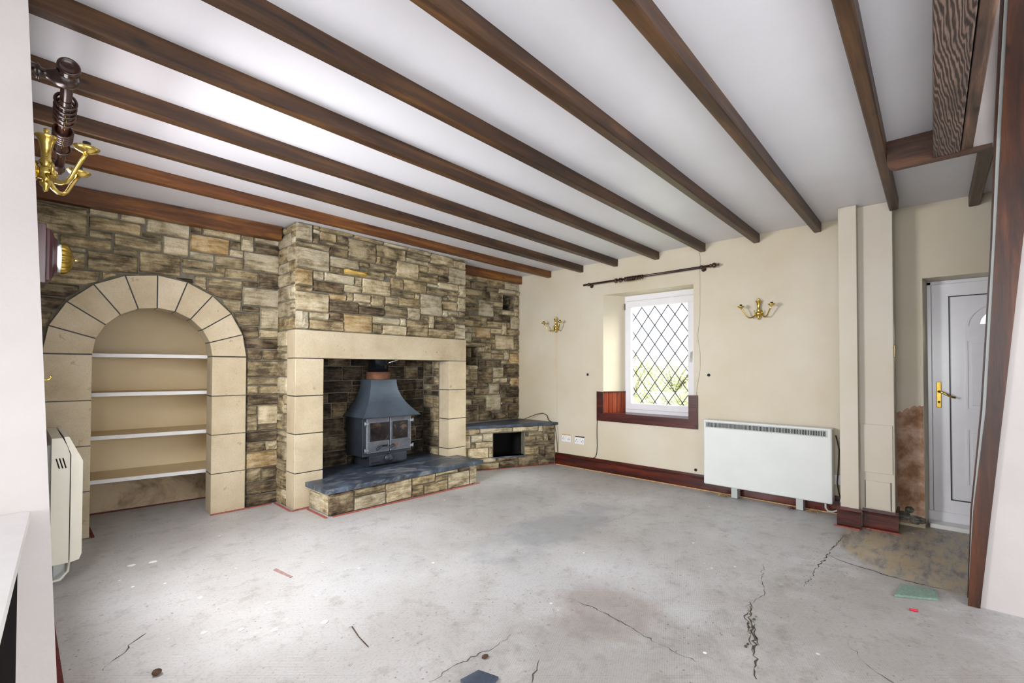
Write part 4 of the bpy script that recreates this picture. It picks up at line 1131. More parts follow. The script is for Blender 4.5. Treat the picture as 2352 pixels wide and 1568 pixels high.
shrub((10.6, 5.8, -0.1), 1.0, 1.75, 1700, 'tall pale feathery shrub seen through the leaded window', 1)
shrub((12.5, 7.6, 0.1), 1.4, 1.5, 1500, 'pale shrub behind the left of the leaded window', 2)
shrub((11.0, 4.4, 0.0), 0.7, 0.6, 700, 'low green shrub seen low in the leaded window', 3)
shrub((14.5, 6.2, 0.5), 1.6, 0.9, 1300, 'distant pale shrub on the bank outside the window', 4)
# ------------------------------------------------------------ front door
dx = 5.10
m = MB()
m.cbox(dx, DY0 + .0, 0.02, dx + .06, DY0 + .05, 1.965, .003); m.cbox(dx, 0.008, 0.02, dx + .06, 0.056, 1.972, .003); m.cbox(dx, DY0, 1.945, dx + .06, 0.056, 1.974, .003)
m.cbox(dx - .03, DY0, 0.0, dx + .06, 0.056, 0.108, .006)
m.box(dx + .041, -0.03, 0.02, dx + .08, 0.056, 1.974); m.box(dx + .041, DY0, 1.915, dx + .08, -0.03, 1.974); m.box(dx + .041, DY0, 0.02, dx + .08, -0.03, 0.135)
DR = struct('door_1', m, 'upvc')
def dring(x0, x1, y0, y1, z0, z1, w):
    q = MB()
    # mitred rails and stiles
    q.prism([(y0, z0), (y1, z0), (y1 - w, z0 + w), (y0 + w, z0 + w)], 'x', x0, x1)
    q.prism([(y0, z1), (y1, z1), (y1 - w, z1 - w), (y0 + w, z1 - w)], 'x', x0, x1)
    q.prism([(y0, z0), (y0, z1), (y0 + w, z1 - w), (y0 + w, z0 + w)], 'x', x0, x1)
    q.prism([(y1, z0), (y1, z1), (y1 - w, z1 - w), (y1 - w, z0 + w)], 'x', x0, x1)
    return q
LEAF = obj('door_leaf_frame', dring(dx - .018, dx + .04, DY0 + .055, 0.005, 0.105, 1.942, 0.105), 'upvc', DR)
obj('gasket', dring(dx - .0205, dx + .0, DY0 + .155, -0.094, 0.208, 1.842, 0.007), 'rubber', LEAF)
fc = (-0.4225, 1.595)
pn = MB().box(dx - .010, DY0 + .16, 0.21, dx + .03, -0.098, fc[1] + .012)
pn.box(dx - .010, DY0 + .16, fc[1] + .012, dx + .03, fc[0] - .15, 1.84); pn.box(dx - .010, fc[0] + .15, fc[1] + .012, dx + .03, -0.098, 1.84)
for k in range(12):
    a_, b_ = math.pi * k / 12, math.pi * (k + 1) / 12
    pn.prism([(fc[0] + .15 * math.cos(a_), fc[1] + .012 + .12 * math.sin(a_)), (fc[0] + .15 * math.cos(a_), 1.84), (fc[0] + .15 * math.cos(b_), 1.84), (fc[0] + .15 * math.cos(b_), fc[1] + .012 + .12 * math.sin(b_))], 'x', dx - .010, dx + .03)
PNL = obj('door_panel', pn, 'upvc', LEAF)
for (za, zb) in ((0.933, 1.492), (0.33, 0.788)):
    for (ya, yb) in ((-0.40, -0.187), (-0.66, -0.44)):
        obj('panel_moulding', dring(dx - .017, dx - .009, ya, yb, za, zb, 0.014), 'upvc', PNL)
        obj('raised_field', MB().cbox(dx - .016, ya + .035, za + .035, dx - .009, yb - .035, zb - .035, .003), 'upvc', PNL)
# fan light
fc = (-0.4225, 1.595)
def fan(r0, r1, x0, x1):
    q = MB(); n = 18; V = []
    for x in (x0, x1):
        for r in (r0, r1):
            for k in range(n + 1):
                a = math.pi * k / n
                V.append((x, fc[0] + r * math.cos(a) * 1.0, fc[1] + r * math.sin(a) * 0.82))
    F = []; w = n + 1
    for k in range(n):
        F += [(k, k + 1, w + k + 1, w + k), (2 * w + k, 2 * w + k + 1, 3 * w + k + 1, 3 * w + k), (k, k + 1, 2 * w + k + 1, 2 * w + k), (w + k, w + k + 1, 3 * w + k + 1, 3 * w + k)]
    return q.add(V, F)
obj('fanlight_moulding', fan(.215, .235, dx - .018, dx - .009), 'upvc', PNL)
fl = MB(); n = 18
V = [(dx + .01, fc[0], fc[1] + .012)] + [(dx + .01, fc[0] + .15 * math.cos(math.pi * k / n), fc[1] + .012 + .12 * math.sin(math.pi * k / n)) for k in range(n + 1)]
fl.add(V, [(0, k, k + 1) for k in range(1, n + 1)])
obj('fanlight_glass', fl, 'glass', PNL)
HP = obj('handle_plate', MB().cbox(dx - .026, -0.047, 0.945, dx - .017, -0.017, 1.152, .003), 'oldbrass', LEAF)
obj('lever', MB().tube([(dx - .024, -.032, 1.075), (dx - .06, -.032, 1.075), (dx - .068, -.045, 1.072), (dx - .066, -.08, 1.05), (dx - .064, -.105, 1.035), (dx - .062, -.128, 1.030)], [.010, .009, .009, .009, .008, .010], 10), 'brass', HP)
obj('key_lock', MB().lathe([(.009, 0), (.008, .008)], (dx - .026, -.032, .99), (-1, 0, 0), 10), 'oldbrass', HP)
struct('trim_threshold', MB().cbox(4.93, DY0 + .01, 0.0, 5.07, 0.03, 0.035, .006), 'white')
# bare plaster where the old finish has come away
g = random.Random(17)
pts = [(0.222, 0.02)]
pts += [(0.222, 0.90), (0.205, 0.915), (0.188, 0.905), (0.172, 0.93), (0.155, 0.945), (0.143, 0.935), (0.128, 0.955), (0.110, 0.965), (0.098, 0.955), (0.085, 0.968), (0.070, 0.96), (0.060, 0.965), (0.060, 0.02)]
obj('bare_plaster_patch', MB().prism([(y + g.uniform(-.003, .003) if 0.07 < y < 0.21 else y, z) for y, z in pts], 'x', XW - .004, XW + .002), 'plaster', WALL_R)
for (yy, zz, r) in ((0.185, 0.075, 0.045), (0.115, 0.055, 0.04), (0.15, 0.13, 0.03), (0.08, 0.06, 0.03)):
    obj('rubble_stone', MB().sphere((XW - .004, yy, zz), r, 9, 6, (.35, 1, .9)).xf(lambda p: p + Vector((0, g.uniform(-.004, .004), g.uniform(-.004, .004)))), 'rubble', WALL_R)
one('latch_keep', MB().cbox(4.640, 0.218, 1.35, 4.668, 0.2235, 1.44, .001), 'oldbrass', 'small brass latch keep on the edge of the boxed pier', 'latch')

# ------------------------------------------------------------ storage heater under the right wall
HR = thing('storage_heater', (4.79, 1.175, 0), 'wide white storage heater with a slotted top grille, right of the window', 'heater')
m = MB().cbox(4.722, 0.640, 0.100, 4.845, 1.715, 0.745, 0.012)
obj('casing', m, 'heater', HR)
GR = obj('grille', MB().cbox(4.7185, 0.672, 0.668, 4.7235, 1.695, 0.728, .0015), 'heater_grey', HR)
for k in range(84):
    y = 0.690 + k * (1.680 - 0.690) / 83
    obj('slot', MB().box(4.7172, y - .0032, 0.677, 4.7188, y + .0032, 0.719), 'void', GR)
for y in (1.43, 0.885):
    obj('foot', MB().cbox(4.735, y - .028, 0.004, 4.83, y + .028, 0.101, .003), 'heater_grey', HR)
HL = thing('storage_heater', (0.20, 4.1, 0), 'cream storage heater seen end-on against the left wall', 'heater')
def prof(pts, y0, y1): return MB().prism(pts, 'y', y0, y1)
ob = [(0.150, 0.108), (0.228, 0.108), (0.228, 0.74), (0.216, 0.79), (0.195, 0.842), (0.150, 0.842)]
obj('casing', prof(ob, 3.755, 4.45), 'heater_cream', HL)
fb_ = [(0.232, 0.110), (0.272, 0.118), (0.283, 0.150), (0.283, 0.70), (0.246, 0.79), (0.222, 0.848), (0.200, 0.848), (0.232, 0.74)]
obj('front_panel', prof(fb_, 3.745, 4.46), 'heater_cream', HL)
for k in range(3):
    c = 0.180 + k * 0.014
    obj('end_slot', MB().prism([(c, .665), (c + .006, .665), (c - .008, .725), (c - .014, .725)], 'y', 3.7535, 3.7555), 'void', HL)
obj('foot', MB().cbox(0.165, 3.80, 0.004, 0.215, 3.83, 0.112, .003), 'heater_grey', HL)
obj('foot', MB().cbox(0.165, 4.36, 0.004, 0.215, 4.39, 0.112, .003), 'heater_grey', HL)
obj('wall_bracket', MB().cbox(0.108, 3.80, 0.25, 0.152, 4.40, 0.80, .004), 'heater_grey', HL)
one('heater_flex', MB().tube([(0.125, 3.72, 0.40), (0.128, 3.70, 0.25), (0.132, 3.70, 0.10), (0.150, 3.70, 0.035), (0.190, 3.72, 0.03), (0.225, 3.75, 0.06), (0.232, 3.80, 0.112)], .007, 8), 'cable_w', 'white flex looping under the cream heater on the left wall', 'cable')
sp_ = thing('heater_switch', (0.12, 3.70, 0.33), 'white switched spur on the left wall below the end of the cream heater', 'socket')
obj('plate', MB().cbox(0.088, 3.655, 0.30, 0.122, 3.74, 0.40, .003), 'white', sp_)
obj('rocker', MB().cbox(0.121, 3.68, 0.335, 0.130, 3.71, 0.365, .002), 'white', sp_)
one('heater_cable', MB().tube([(4.83, 0.628, 0.68), (4.835, 0.615, 0.62), (4.84, 0.605, 0.55), (4.84, 0.612, 0.40), (4.843, 0.622, 0.27), (4.84, 0.61, 0.18), (4.83, 0.592, 0.13)], .005, 8), 'black', 'black cable hanging down between the wide heater and the pier', 'cable')
one('heater_flex', MB().tube([(4.79, 0.70, 0.104), (4.79, 0.70, 0.05), (4.795, 0.685, 0.025), (4.81, 0.655, 0.018), (4.82, 0.62, 0.035), (4.83, 0.598, 0.10), (4.84, 0.592, 0.16)], .008, 8), 'cable_w', 'white flex curling under the right end of the wide heater', 'cable')
SP2 = thing('spur_socket', (4.86, 0.60, 0.27), 'white wall spur half hidden between the wide heater and the pier', 'socket')
obj('plate', MB().cbox(4.852, 0.565, 0.25, 4.8715, 0.645, 0.335, .003), 'white', SP2)
obj('rocker', MB().cbox(4.846, 0.585, 0.275, 4.853, 0.605, 0.31, .002), 'white', SP2)

# ------------------------------------------------------------ double sockets
for (yc, zc, tilt, lab) in ((3.514, 0.349, 0, 'white double socket nearest the stone bench'), (3.308, 0.342, 2, 'loose white double socket with a gap above it, nearer the window')):
    t = thing('double_socket', (4.865, yc, zc - .045), lab, 'socket', 'double sockets under the window')
    obj('faceplate', MB().cbox(4.856, yc - .073, zc - .043, 4.8715, yc + .073, zc + .043, .003), 'white', t)
    for sg in (-1, 1):
        obj('rocker', MB().cbox(4.851, yc + sg * .012 - .008, zc + .012, 4.857, yc + sg * .012 + .008, zc + .03, .002), 'white', t)
        for (py, pz) in ((0, .014), (-.012, -.008), (.012, -.008)):
            obj('pin_hole', MB().box(4.8548, yc + sg * .045 + py - .004, zc + pz - .004, 4.8562, yc + sg * .045 + py + .004, zc + pz + .004), 'void', t)
    obj('raw_edge', MB().box(4.866, yc - .066, zc + .043, 4.8718, yc + .070, zc + .056), 'gripw' if tilt == 0 else 'crack', t)

# ------------------------------------------------------------ wall lights
def sconce(org, out, side, label, seed=0, mat='brass'):
    O = Vector(org); U = Vector(out); S = Vector(side); Z = Vector((0, 0, 1))
    t = thing('wall_light', org, label, 'wall light', 'brass twin-arm wall lights')
    def P(s, o, z): return O + S * s + U * o + Z * z
    ax = 0.030
    prof = [(.004, -.104), (.007, -.100), (.007, -.092), (.014, -.084), (.015, -.076), (.008, -.066), (.024, -.060), (.030, -.048), (.028, -.034), (.014, -.026), (.013, -.020), (.020, -.010), (.014, .000),
            (.012, .006), (.013, .030), (.018, .055), (.024, .070), (.030, .076), (.028, .079), (.008, .084), (.006, .090), (.008, .094), (.007, .103)]
    obj('column', MB().lathe(prof, P(0, ax, 0), (0, 0, 1), 16), mat, t)
    bpz = MB().lathe([(.034, 0), (.034, .005), (.022, .012), (.010, .016)], P(0, 0, -.045), U, 18)
    obj('wall_plate', bpz, mat, t)
    obj('spur', MB().tube([P(0, .008, -.045), P(0, ax, -.045)], .009, 8), mat, t)
    for sg in (-1, 1):
        pts = []
        for k in range(9):
            f = k / 8
            s = sg * (0.018 + 0.115 * f); o = ax + 0.088 * f
            z = -.048 - .036 * math.sin(math.pi * min(1, f * 1.25)) + (0 if f < .55 else (f - .55) ** 1.6 * .215)
            pts.append(P(s, o, z))
        arm = obj('arm', MB().tube(pts, [.008, .008, .0075, .007, .0065, .006, .006, .006, .006], 8), mat, t)
        obj('leaf_scroll', MB().tube([P(sg * .020, ax + .010, -.050), P(sg * .034, ax + .014, -.040), P(sg * .036, ax + .015, -.022), P(sg * .028, ax + .012, -.010)], [.006, .005, .004, .001], 6), mat, arm)
        e = pts[-1]
        obj('drip_cup', MB().lathe([(.005, -.004), (.012, -.002), (.027, .006), (.034, .016), (.031, .0165), (.012, .009)], e, (0, 0, 1), 16), mat, arm)
        obj('lamp_holder', MB().lathe([(.011, .008), (.011, .016), (.0105, .034), (.008, .034)], e, (0, 0, 1), 12), 'black' if mat == 'brass' else mat, arm)
    return t
sconce((XW, 3.669, 1.838), (-1, 0, 0), (0, 1, 0), 'brass twin-arm wall light between the stone corner and the window')
sconce((XW, 1.232, 1.832), (-1, 0, 0), (0, 1, 0), 'brass twin-arm wall light above the wide white heater')
sconce((0.031, 2.15, 1.938), (1, 0, 0), (0, 1, 0), 'brass twin-arm wall light at the left edge, below the turned curtain pole', mat='brass')

# ------------------------------------------------------------ curtain poles and rings
def pole(name, p0, p1, label, r=0.0135, finial=1, brk=(), wall=None, out=None, cup=0.022):
    a, b = Vector(p0), Vector(p1); d = (b - a).normalized()
    t = thing(name, p0, label, 'curtain pole')
    obj('rod', MB().tube([a, b], r, 14), 'dwood', t)
    if finial:
        obj('finial', MB().lathe([(r, 0), (.020, .004), (.020, .012), (.014, .018), (.020, .026), (.027, .040), (.027, .050), (.020, .062), (.010, .070), (.012, .080), (.011, .090), (.004, .094)], b, d, 16), 'dwood', t)
    for c in brk:
        c = Vector(c); w = Vector(out)
        base = c - w * wall
        base.z -= 0.012
        bk = obj('bracket', MB().lathe([(.026, 0), (.026, .006), (.019, .014), (.011, .022), (.010, wall * .6), (.014, wall * .75), (cup, wall * .95), (cup * .8, wall + .012), (.004, wall + .02)], base, (c - base), 16), 'dwood', t)
    return t
pole('curtain_pole', (4.80, 3.205, 2.298), (4.80, 1.672, 2.308), 'dark wooden curtain pole with finial and bunched rings above the window', brk=((4.80, 3.128, 2.2985), (4.80, 1.755, 2.3075)), wall=0.070, out=(-1, 0, 0))
ringm = None
def rings(ys, f, axis, Rm, rr, rod, label, group, eye=True, seed=0):
    g = random.Random(seed)
    proto = None
    for i, y in enumerate(ys):
        c = Vector(f(y)); c.z -= Rm - rr - rod - .0005
        if proto is None:
            t = thing('curtain_ring', c, label, 'curtain ring', group)
            hoop = obj('hoop', MB().torus(c, axis, Rm, rr, 20, 6), 'dwood', t)
            ey = obj('eyelet', MB().torus(c + Vector((0, 0, -Rm - rr - .004)), (axis[1], axis[0], 0), .005, .0012, 10, 5), 'oldbrass', t)
            proto = (t, hoop, ey)
        else:
            t = proto[0].copy(); COL.objects.link(t)
            t.location = c
            for ch in proto[1:]:
                q = ch.copy(); COL.objects.link(q); q.parent = t
        t.rotation_euler = (0, g.uniform(-.1, .1), g.uniform(-.06, .06))
ysR = [2.756, 2.739, 2.697, 2.677, 2.628] + [2.606 - .0105 * k for k in range(10)] + [2.492, 2.477, 2.457, 2.438, 2.415]
rings(ysR, lambda y: (4.80, y, 2.298 + (3.205 - y) / 1.533 * .010), (0, 1, 0), 0.023, 0.0045, 0.0135, 'dark wooden curtain ring bunched on the pole above the window', 'rings on the window curtain pole', seed=4)

LPX = lambda y: 0.112 + (y - 2.15) * 0.027
t = pole('turned_curtain_pole', (LPX(3.30), 3.30, 2.283), (LPX(2.225), 2.225, 2.288), 'thick dark turned curtain pole on the left wall seen end-on', r=0.0175, finial=0)
obj('end_finial', MB().lathe([(.022, 0), (.026, .006), (.022, .012), (.030, .018), (.032, .024), (.027, .030), (.031, .036), (.031, .044), (.025, .050), (.023, .046), (.006, .046)], (LPX(2.225), 2.225, 2.288), (-.027, -1, 0.01), 24), 'dwood', t)
bx = LPX(2.25)
obj('near_bracket', MB().lathe([(.036, 0), (.036, .006), (.026, .010), (.024, .022), (.028, .026), (.016, .034), (.015, .046), (.022, .058), (.030, .074), (.033, .092), (.030, .112), (.018, .126), (.004, .130)], (0.016, 2.262, 2.272), (1, 0, 0.07), 20), 'dwood', t)
obj('far_bracket', MB().lathe([(.032, 0), (.032, .006), (.022, .02), (.014, .06), (.022, .08), (.034, .10), (.030, .13), (.010, .145)], (0.016, 3.27, 2.262), (1, 0, 0.05), 18), 'dwood', t)
rings([2.449, 2.50, 2.54, 2.585, 2.63, 2.76, 2.785, 2.81, 2.835, 2.86, 2.985], lambda y: (LPX(y), y, 2.284), (0, 1, 0), 0.030, 0.0055, 0.0175, 'dark wooden curtain ring on the turned pole at the left wall', 'rings on the left curtain pole', seed=6)

# ------------------------------------------------------------ mahogany and brass wall ornament
WO = thing('wall_bell', (0.08, 3.36, 1.82), 'mahogany wall plaque carrying a ribbed brass dome, left of the alcove', 'wall bell')
zc, yc = 1.832, 3.40
def wallx(z): return 0.112 - 0.042 * z
m = MB()
m.cbox(0.036, yc - .10, zc - .150, 0.100, yc + .10, zc + .150, .003)
obj('back_board', m, 'mahog', WO)
V = []; F = []
prf = [(.100, .132), (.112, .130), (.124, .118), (.131, .095), (.136, .09), (.142, .085)]
for x, r in prf:
    V += [(x, yc - r * .65, zc - r), (x, yc + r * .65, zc - r), (x, yc + r * .65, zc + r), (x, yc - r * .65, zc + r)]
for i in range(len(prf) - 1):
    for k in range(4):
        F.append((i * 4 + k, i * 4 + (k + 1) % 4, (i + 1) * 4 + (k + 1) % 4, (i + 1) * 4 + k))
F.append((0, 1, 2, 3)); F.append(tuple(len(V) - 4 + k for k in range(4)))
obj('moulded_body', MB().add(V, F), 'mahog', WO)
obj('collar', MB().lathe([(.074, 0), (.074, .016)], (0.142, yc, zc), (1, 0, 0), 24), 'heater_grey', WO)
V = []; F = []; n = 72
pr_ = [(.074, 0), (.073, .012), (.068, .024), (.055, .036), (.035, .044), (.010, .047)]
for r, x in pr_:
    for k in range(n):
        a = 2 * math.pi * k / n
        rr = r * (1 + .10 * (math.cos(a * 18) if r > .02 else 0))
        V.append((0.158 + x, yc + rr * math.cos(a), zc + rr * math.sin(a)))
for i in range(len(pr_) - 1):
    for k in range(n):
        F.append((i * n + k, i * n + (k + 1) % n, (i + 1) * n + (k + 1) % n, (i + 1) * n + k))
F.append(tuple((len(pr_) - 1) * n + k for k in range(n)))
obj('ribbed_dome', MB().add(V, F, True), 'oldbrass', WO)
obj('finial', MB().lathe([(.003, 0), (.004, .006), (.008, .012), (.006, .020), (.001, .026)], (0.203, yc, zc), (1, 0, 0), 10), 'brass', WO)
one('brass_hook', MB().tube([(0.086, 3.30, 1.215), (0.095, 3.30, 1.198), (0.105, 3.30, 1.190), (0.118, 3.30, 1.192), (0.126, 3.30, 1.203), (0.122, 3.30, 1.215)], .004, 8), 'oldbrass', 'small brass tieback hook on the left wall beside the alcove', 'hook')

# ------------------------------------------------------------ cabinet with white top at the lower left
CBT = thing('sill_cabinet', (-0.2, 1.7, 0), 'white window-sill top over a dark base at the lower left corner', 'cabinet')
obj('white_top', MB().hexa([(-0.60, 0.9, .792), (-0.024, 0.9, .792), (0.036, 1.998, .792), (-0.60, 1.998, .792), (-0.60, 0.9, .822), (-0.024, 0.9, .822), (0.036, 1.998, .822), (-0.60, 1.998, .822)]), 'white', CBT)
obj('dark_base', MB().hexa([(-0.55, 1.0, 0), (-0.045, 1.0, 0), (0.013, 1.997, 0), (-0.55, 1.997, 0), (-0.55, 1.0, .79), (-0.045, 1.0, .79), (0.013, 1.997, .79), (-0.55, 1.997, .79)]), 'cabinet', CBT)

# ------------------------------------------------------------ cables, wires, plugs
one('tv_cable', MB().tube([(4.515, 4.355, 0.775), (4.517, 4.34, 0.72), (4.53, 4.32, 0.65), (4.58, 4.28, 0.585), (4.64, 4.24, 0.556), (4.72, 4.15, 0.556), (4.78, 4.06, 0.60), (4.82, 3.97, 0.64), (4.845, 3.89, 0.655), (4.855, 3.83, 0.63), (4.85, 3.80, 0.57), (4.80, 3.72, 0.556), (4.80, 3.655, 0.52), (4.82, 3.64, 0.36), (4.84, 3.645, 0.24), (4.853, 3.65, 0.165)], .0045, 8), 'cable_b', 'brown aerial cable trailing over the slate bench top down to the skirting', 'cable')
one('cable_plug', MB().lathe([(.007, 0), (.008, .012), (.006, .03)], (4.515, 4.352, 0.765), (0, 0, 1), 10), 'chrome', 'small silver plug on the end of the brown aerial cable', 'plug')
one('sill_wire', MB().tube([(4.866, 3.052, 0.64), (4.866, 3.056, 0.50), (4.866, 3.053, 0.30), (4.866, 3.058, 0.22), (4.862, 3.075, 0.17), (4.86, 3.10, 0.158)], .0045, 6), 'cable_b', 'dark wire running from the window trim down to the skirting', 'wire')
one('ceiling_wire', MB().tube([(4.867, 1.805, 2.48), (4.867, 1.79, 2.42), (4.867, 1.798, 2.30), (4.867, 1.798, 2.10), (4.867, 1.80, 1.80), (4.867, 1.825, 1.60), (4.867, 1.80, 1.42), (4.867, 1.80, 1.25), (4.867, 1.835, 1.05), (4.867, 1.838, 0.98)], .003, 6), 'wire', 'thin pale wire hanging from a beam down beside the window', 'wire')
for (y, z, lab) in ((3.192, 1.183, 'dark wall plug left of the window'), (1.712, 1.192, 'dark wall plug right of the window'), (1.851, 0.191, 'dark wall plug low down, just left of the wide heater')):
    one('wall_plug', MB().lathe([(.016, 0), (.016, .004), (.010, .008), (.010, .004)], (XW, y, z), (-1, 0, 0), 12), 'hole', lab, 'wall plug')

# drip stains under the wall light nearest the stone corner
g = random.Random(2)
for (y, z0, z1, w) in ((3.672, 0.62, 1.72, .0035), (3.695, 1.15, 1.70, .004)):
    V = []; n = 20
    for k in range(n + 1):
        z = z0 + (z1 - z0) * k / n; yy = y + g.uniform(-.002, .002); ww = w * g.uniform(.3, 1.0)
        V += [(XW - .0006, yy - ww, z), (XW - .0006, yy + ww, z)]
    obj('drip_stain', MB().add(V, [(2 * k, 2 * k + 1, 2 * k + 3, 2 * k + 2) for k in range(n)]), 'stain', WALL_R)

# ------------------------------------------------------------ carpet gripper rods
def grip(p0, p1, lab, m='grip', w=0.019, z=0.001):
    a, b = Vector((*p0, 0)), Vector((*p1, 0)); d = (b - a).normalized(); n = Vector((-d.y, d.x, 0)) * w / 2
    q = [a - n, b - n, b + n, a + n]
    t = thing('carpet_gripper', ((a + b) / 2)[:2] + (0,), lab, 'gripper', 'carpet gripper rods')
    obj('rod', MB().hexa([(p.x, p.y, z) for p in q] + [(p.x, p.y, z + .007) for p in q]), m, t)
    L = (b - a).length; k = max(2, int(L / .05)); pn = MB()
    for i in range(k):
        c = a + d * (L * (i + .5) / k) + n * (.5 if i % 2 else -.5)
        pn.add([(c.x - .0015, c.y - .0015, z + .006), (c.x + .0015, c.y - .0015, z + .006), (c.x + .0015, c.y + .0015, z + .006), (c.x - .0015, c.y + .0015, z + .006), (c.x, c.y, z + .012)], [(0, 1, 4), (1, 2, 4), (2, 3, 4), (3, 0, 4)])
    obj('pins', pn, 'void', t, kind='stuff')
grip((1.83, 3.733), (3.46, 3.668), 'red carpet gripper along the hearth front')
grip((1.778, 4.10), (1.778, 3.74), 'short red carpet gripper at the left side of the hearth')
grip((1.66, 4.136), (1.80, 4.136), 'short red carpet gripper in front of the left fireplace pillar')
grip((1.650, 4.52), (1.650, 4.15), 'red carpet gripper along the left side of the chimney breast')
grip((1.14, 4.533), (1.62, 4.512), 'dark red carpet gripper in front of the right alcove jamb', 'grip')
grip((0.30, 5.31), (1.28, 5.19), 'dark gripper along the back of the alcove floor', 'gripd')
grip((0.405, 4.57), (0.405, 4.95), 'red gripper beside the left alcove jamb', 'gripd')
grip((3.80, 4.155), (4.82, 3.675), 'thin gripper along the foot of the stone bench')
grip((4.838, 3.66), (4.838, 0.60), 'bare wooden gripper along the skirting under the window and heater', 'gripw', 0.016)
grip((0.134, 2.02), (0.134, 3.60), 'dark red gripper along the foot of the left wall', 'gripd', 0.026)
grip((4.475, 0.60), (4.475, 0.43), 'red gripper in front of the narrow pier face')
grip((4.556, 0.42), (4.556, 0.19), 'red gripper in front of the wide pier face')

# ------------------------------------------------------------ floor details
def crack(pts, w, seed, lab=None):
    g = random.Random(seed); P = []
    for i in range(len(pts) - 1):
        a, b = Vector((*pts[i], 0)), Vector((*pts[i + 1], 0)); n = max(2, int((b - a).length / .022))
        for k in range(n): P.append(a + (b - a) * k / n + Vector((g.uniform(-.010, .010), g.uniform(-.010, .010), 0)))
    P.append(Vector((*pts[-1], 0)))
    V = []; F = []
    for i, p in enumerate(P):
        d = (P[min(i + 1, len(P) - 1)] - P[max(0, i - 1)]).normalized(); n = Vector((-d.y, d.x, 0))
        ww = w * .5 * g.uniform(.1, 1.5) * (.3 + .7 * math.sin(math.pi * (i + .5) / len(P)))
        V += [(p + n * ww)[:2] + (.0012,), (p - n * ww)[:2] + (.0012,)]
    for i in range(len(P) - 1): F.append((2 * i, 2 * i + 1, 2 * i + 3, 2 * i + 2))
    obj('crack', MB().add(V, F), 'crack', FLOOR)
crack([(3.315, .821), (3.029, .767), (2.841, .698), (2.683, .729)], .003, 1)
crack([(2.683, .729), (2.516, .69), (2.42, .655), (2.296, .607), (2.18, .575), (2.043, .536)], .010, 2)
crack([(2.66, .735), (2.52, .71), (2.43, .675), (2.32, .63), (2.22, .59)], .006, 22)
crack([(2.50, .672), (2.40, .64), (2.30, .592)], .005, 23)
crack([(1.6, 1.473), (1.459, 1.462), (1.352, 1.488), (1.233, 1.49), (1.136, 1.494)], .003, 3)
crack([(2.051, 1.529), (2.07, 1.358), (2.052, 1.191), (2.016, 1.009), (1.99, .852), (1.993, .72)], .0045, 4)
crack([(.434, 2.743), (.371, 2.686), (.334, 2.632), (.293, 2.588), (.261, 2.54)], .006, 5)
crack([(4.315, .497), (4.055, .519), (3.668, .542), (3.348, .551), (3.10, .56)], .006, 6)
crack([(3.721, .537), (3.66, .40), (3.625, .298), (3.60, .16), (3.593, .037), (3.60, -.10)], .009, 7)
crack([(1.55, 1.25), (1.45, 1.22), (1.38, 1.14), (1.33, 1.10), (1.25, 1.04)], .005, 8)
crack([(2.6, .30), (2.45, .22), (2.38, .10), (2.30, .05), (2.2, .12)], .003, 9)
crack([(3.9, 1.9), (3.5, 1.95), (3.1, 2.0)], .0025, 10)
# pieces lying on the floor
g = random.Random(5)
V = [(3.299, .168), (3.398, -.008), (3.536, .0), (3.49, .148)]
t = one('underlay_scrap', MB().prism(V, 'z', 0.0015, 0.013), 'underlay', 'grey-green square scrap of carpet underlay on the floor near the door', 'underlay')
one('slate_scrap', MB().prism([(1.22, 1.40), (1.31, 1.39), (1.335, 1.30), (1.20, 1.27)], 'z', 0.001, 0.012), 'slate_dark', 'dark slate scrap at the bottom edge of the floor', 'scrap')
one('red_peg', MB().tube([(3.165, .102, .006), (3.175, .070, .006)], .006, 8), 'redplastic', 'tiny red plastic plug lying on the floor near the underlay scrap', 'plug')
def pebble(name, x, y, r, m, lab, cat, sc=(1, 1, .7), grp=None):
    q = MB().sphere((x, y, r * sc[2]), r, 9, 6, sc).xf(lambda p: p + Vector((g.uniform(-.1, .1) * r, g.uniform(-.1, .1) * r, 0)))
    q.sm = [False] * len(q.sm)
    one(name, q, m, lab, cat, grp)
pebble('pebble', 0.408, 2.342, 0.017, 'debris', 'dark pebble on the floor at the bottom left', 'pebble')
pebble('pebble', 1.395, 1.44, 0.012, 'debris', 'dark brown crumb beside the slate scrap', 'pebble', (1.5, 1, .5))
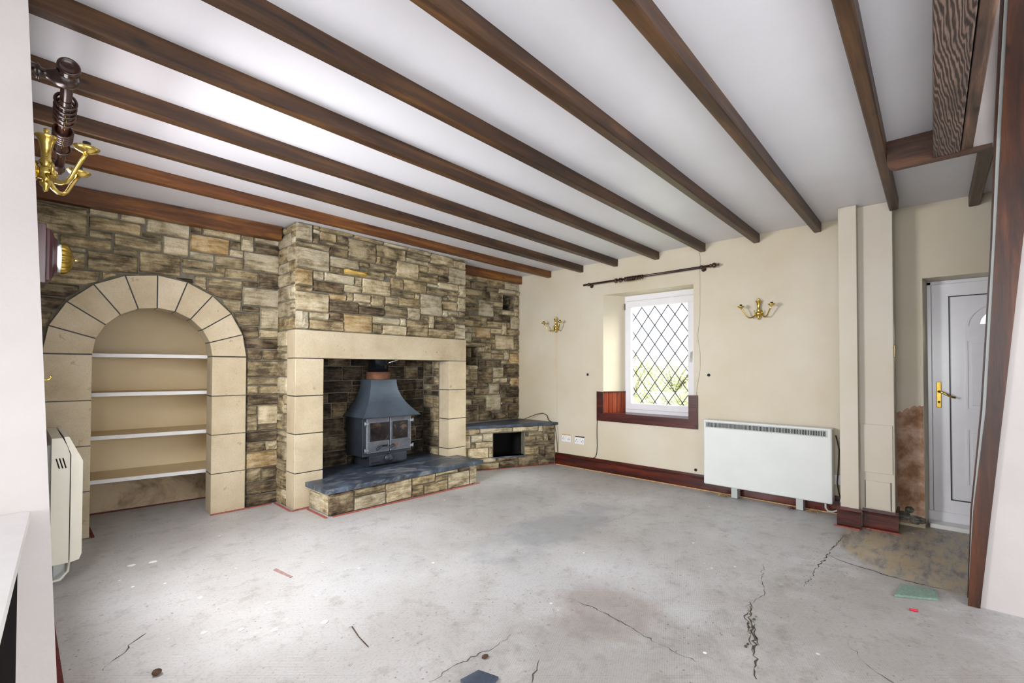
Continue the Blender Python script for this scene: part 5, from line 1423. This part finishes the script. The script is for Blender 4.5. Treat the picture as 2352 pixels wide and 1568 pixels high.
for i in range(12):
    f_ = g.random(); x = 2.66 - .5 * f_ + g.uniform(-.015, .015); y = .722 - .125 * f_ + g.uniform(-.022, .022)
    q = MB().sphere((x, y, .003), g.uniform(.004, .009), 6, 4, (1.2, 1, .6)); q.sm = [False] * len(q.sm)
    one('concrete_crumb', q, 'debris' if i % 3 == 0 else 'rubble', 'small crumb of broken concrete beside the wide floor crack', 'crumb', 'crumbs along the floor crack')
one('wood_splinter', MB().hexa([(1.10, 3.02, .001), (1.13, 2.84, .001), (1.145, 2.84, .001), (1.12, 3.03, .001), (1.10, 3.02, .005), (1.13, 2.84, .004), (1.145, 2.84, .004), (1.12, 3.03, .006)]), 'splinter', 'pinkish wood splinter on the pale floor left of centre', 'splinter')
one('thin_twig', MB().tube([(1.12, 2.08, .004), (1.10, 1.98, .004), (1.09, 1.88, .004)], .0025, 5), 'debris', 'thin reddish twig on the floor, lower left', 'twig')
for i, (x, y) in enumerate([(0.70, 2.95), (0.52, 3.75), (0.62, 3.72), (0.75, 2.45), (0.93, 2.62), (1.05, 2.22), (0.62, 2.55), (0.86, 2.33)]):
    r = g.uniform(.010, .020)
    q = [(x + r * math.cos(a) * g.uniform(.6, 1.5), y + r * math.sin(a) * g.uniform(.6, 1.2)) for a in [2 * math.pi * k / 7 for k in range(7)]]
    one('plaster_flake', MB().prism(q, 'z', 0.001, 0.004), 'flake', 'small white plaster flake on the floor in front of the alcove', 'flake', 'plaster flakes on the floor')
for i, (x, y, a) in enumerate([(4.735, 1.52, .3), (4.74, 0.80, -.4), (4.73, 0.93, .2)]):
    q = MB()
    for k in range(14):
        an = g.uniform(0, 6.28); L = g.uniform(.03, .07)
        q.tube([(x + .004 * k * math.cos(a), y + g.uniform(-.03, .03), .004), (x + L * .5 * math.cos(an), y + L * math.sin(an) * .8, g.uniform(.006, .03)), (x + L * math.cos(an), y + L * math.sin(an), g.uniform(.003, .02))], .0016, 4)
    one('carpet_fibres', q, 'gripw' if i < 2 else 'gripd', ['frayed carpet fibres round the left foot of the wide heater', 'frayed carpet fibres at the right foot of the wide heater', 'reddish carpet tuft beside the right heater foot'][i], 'fibres')
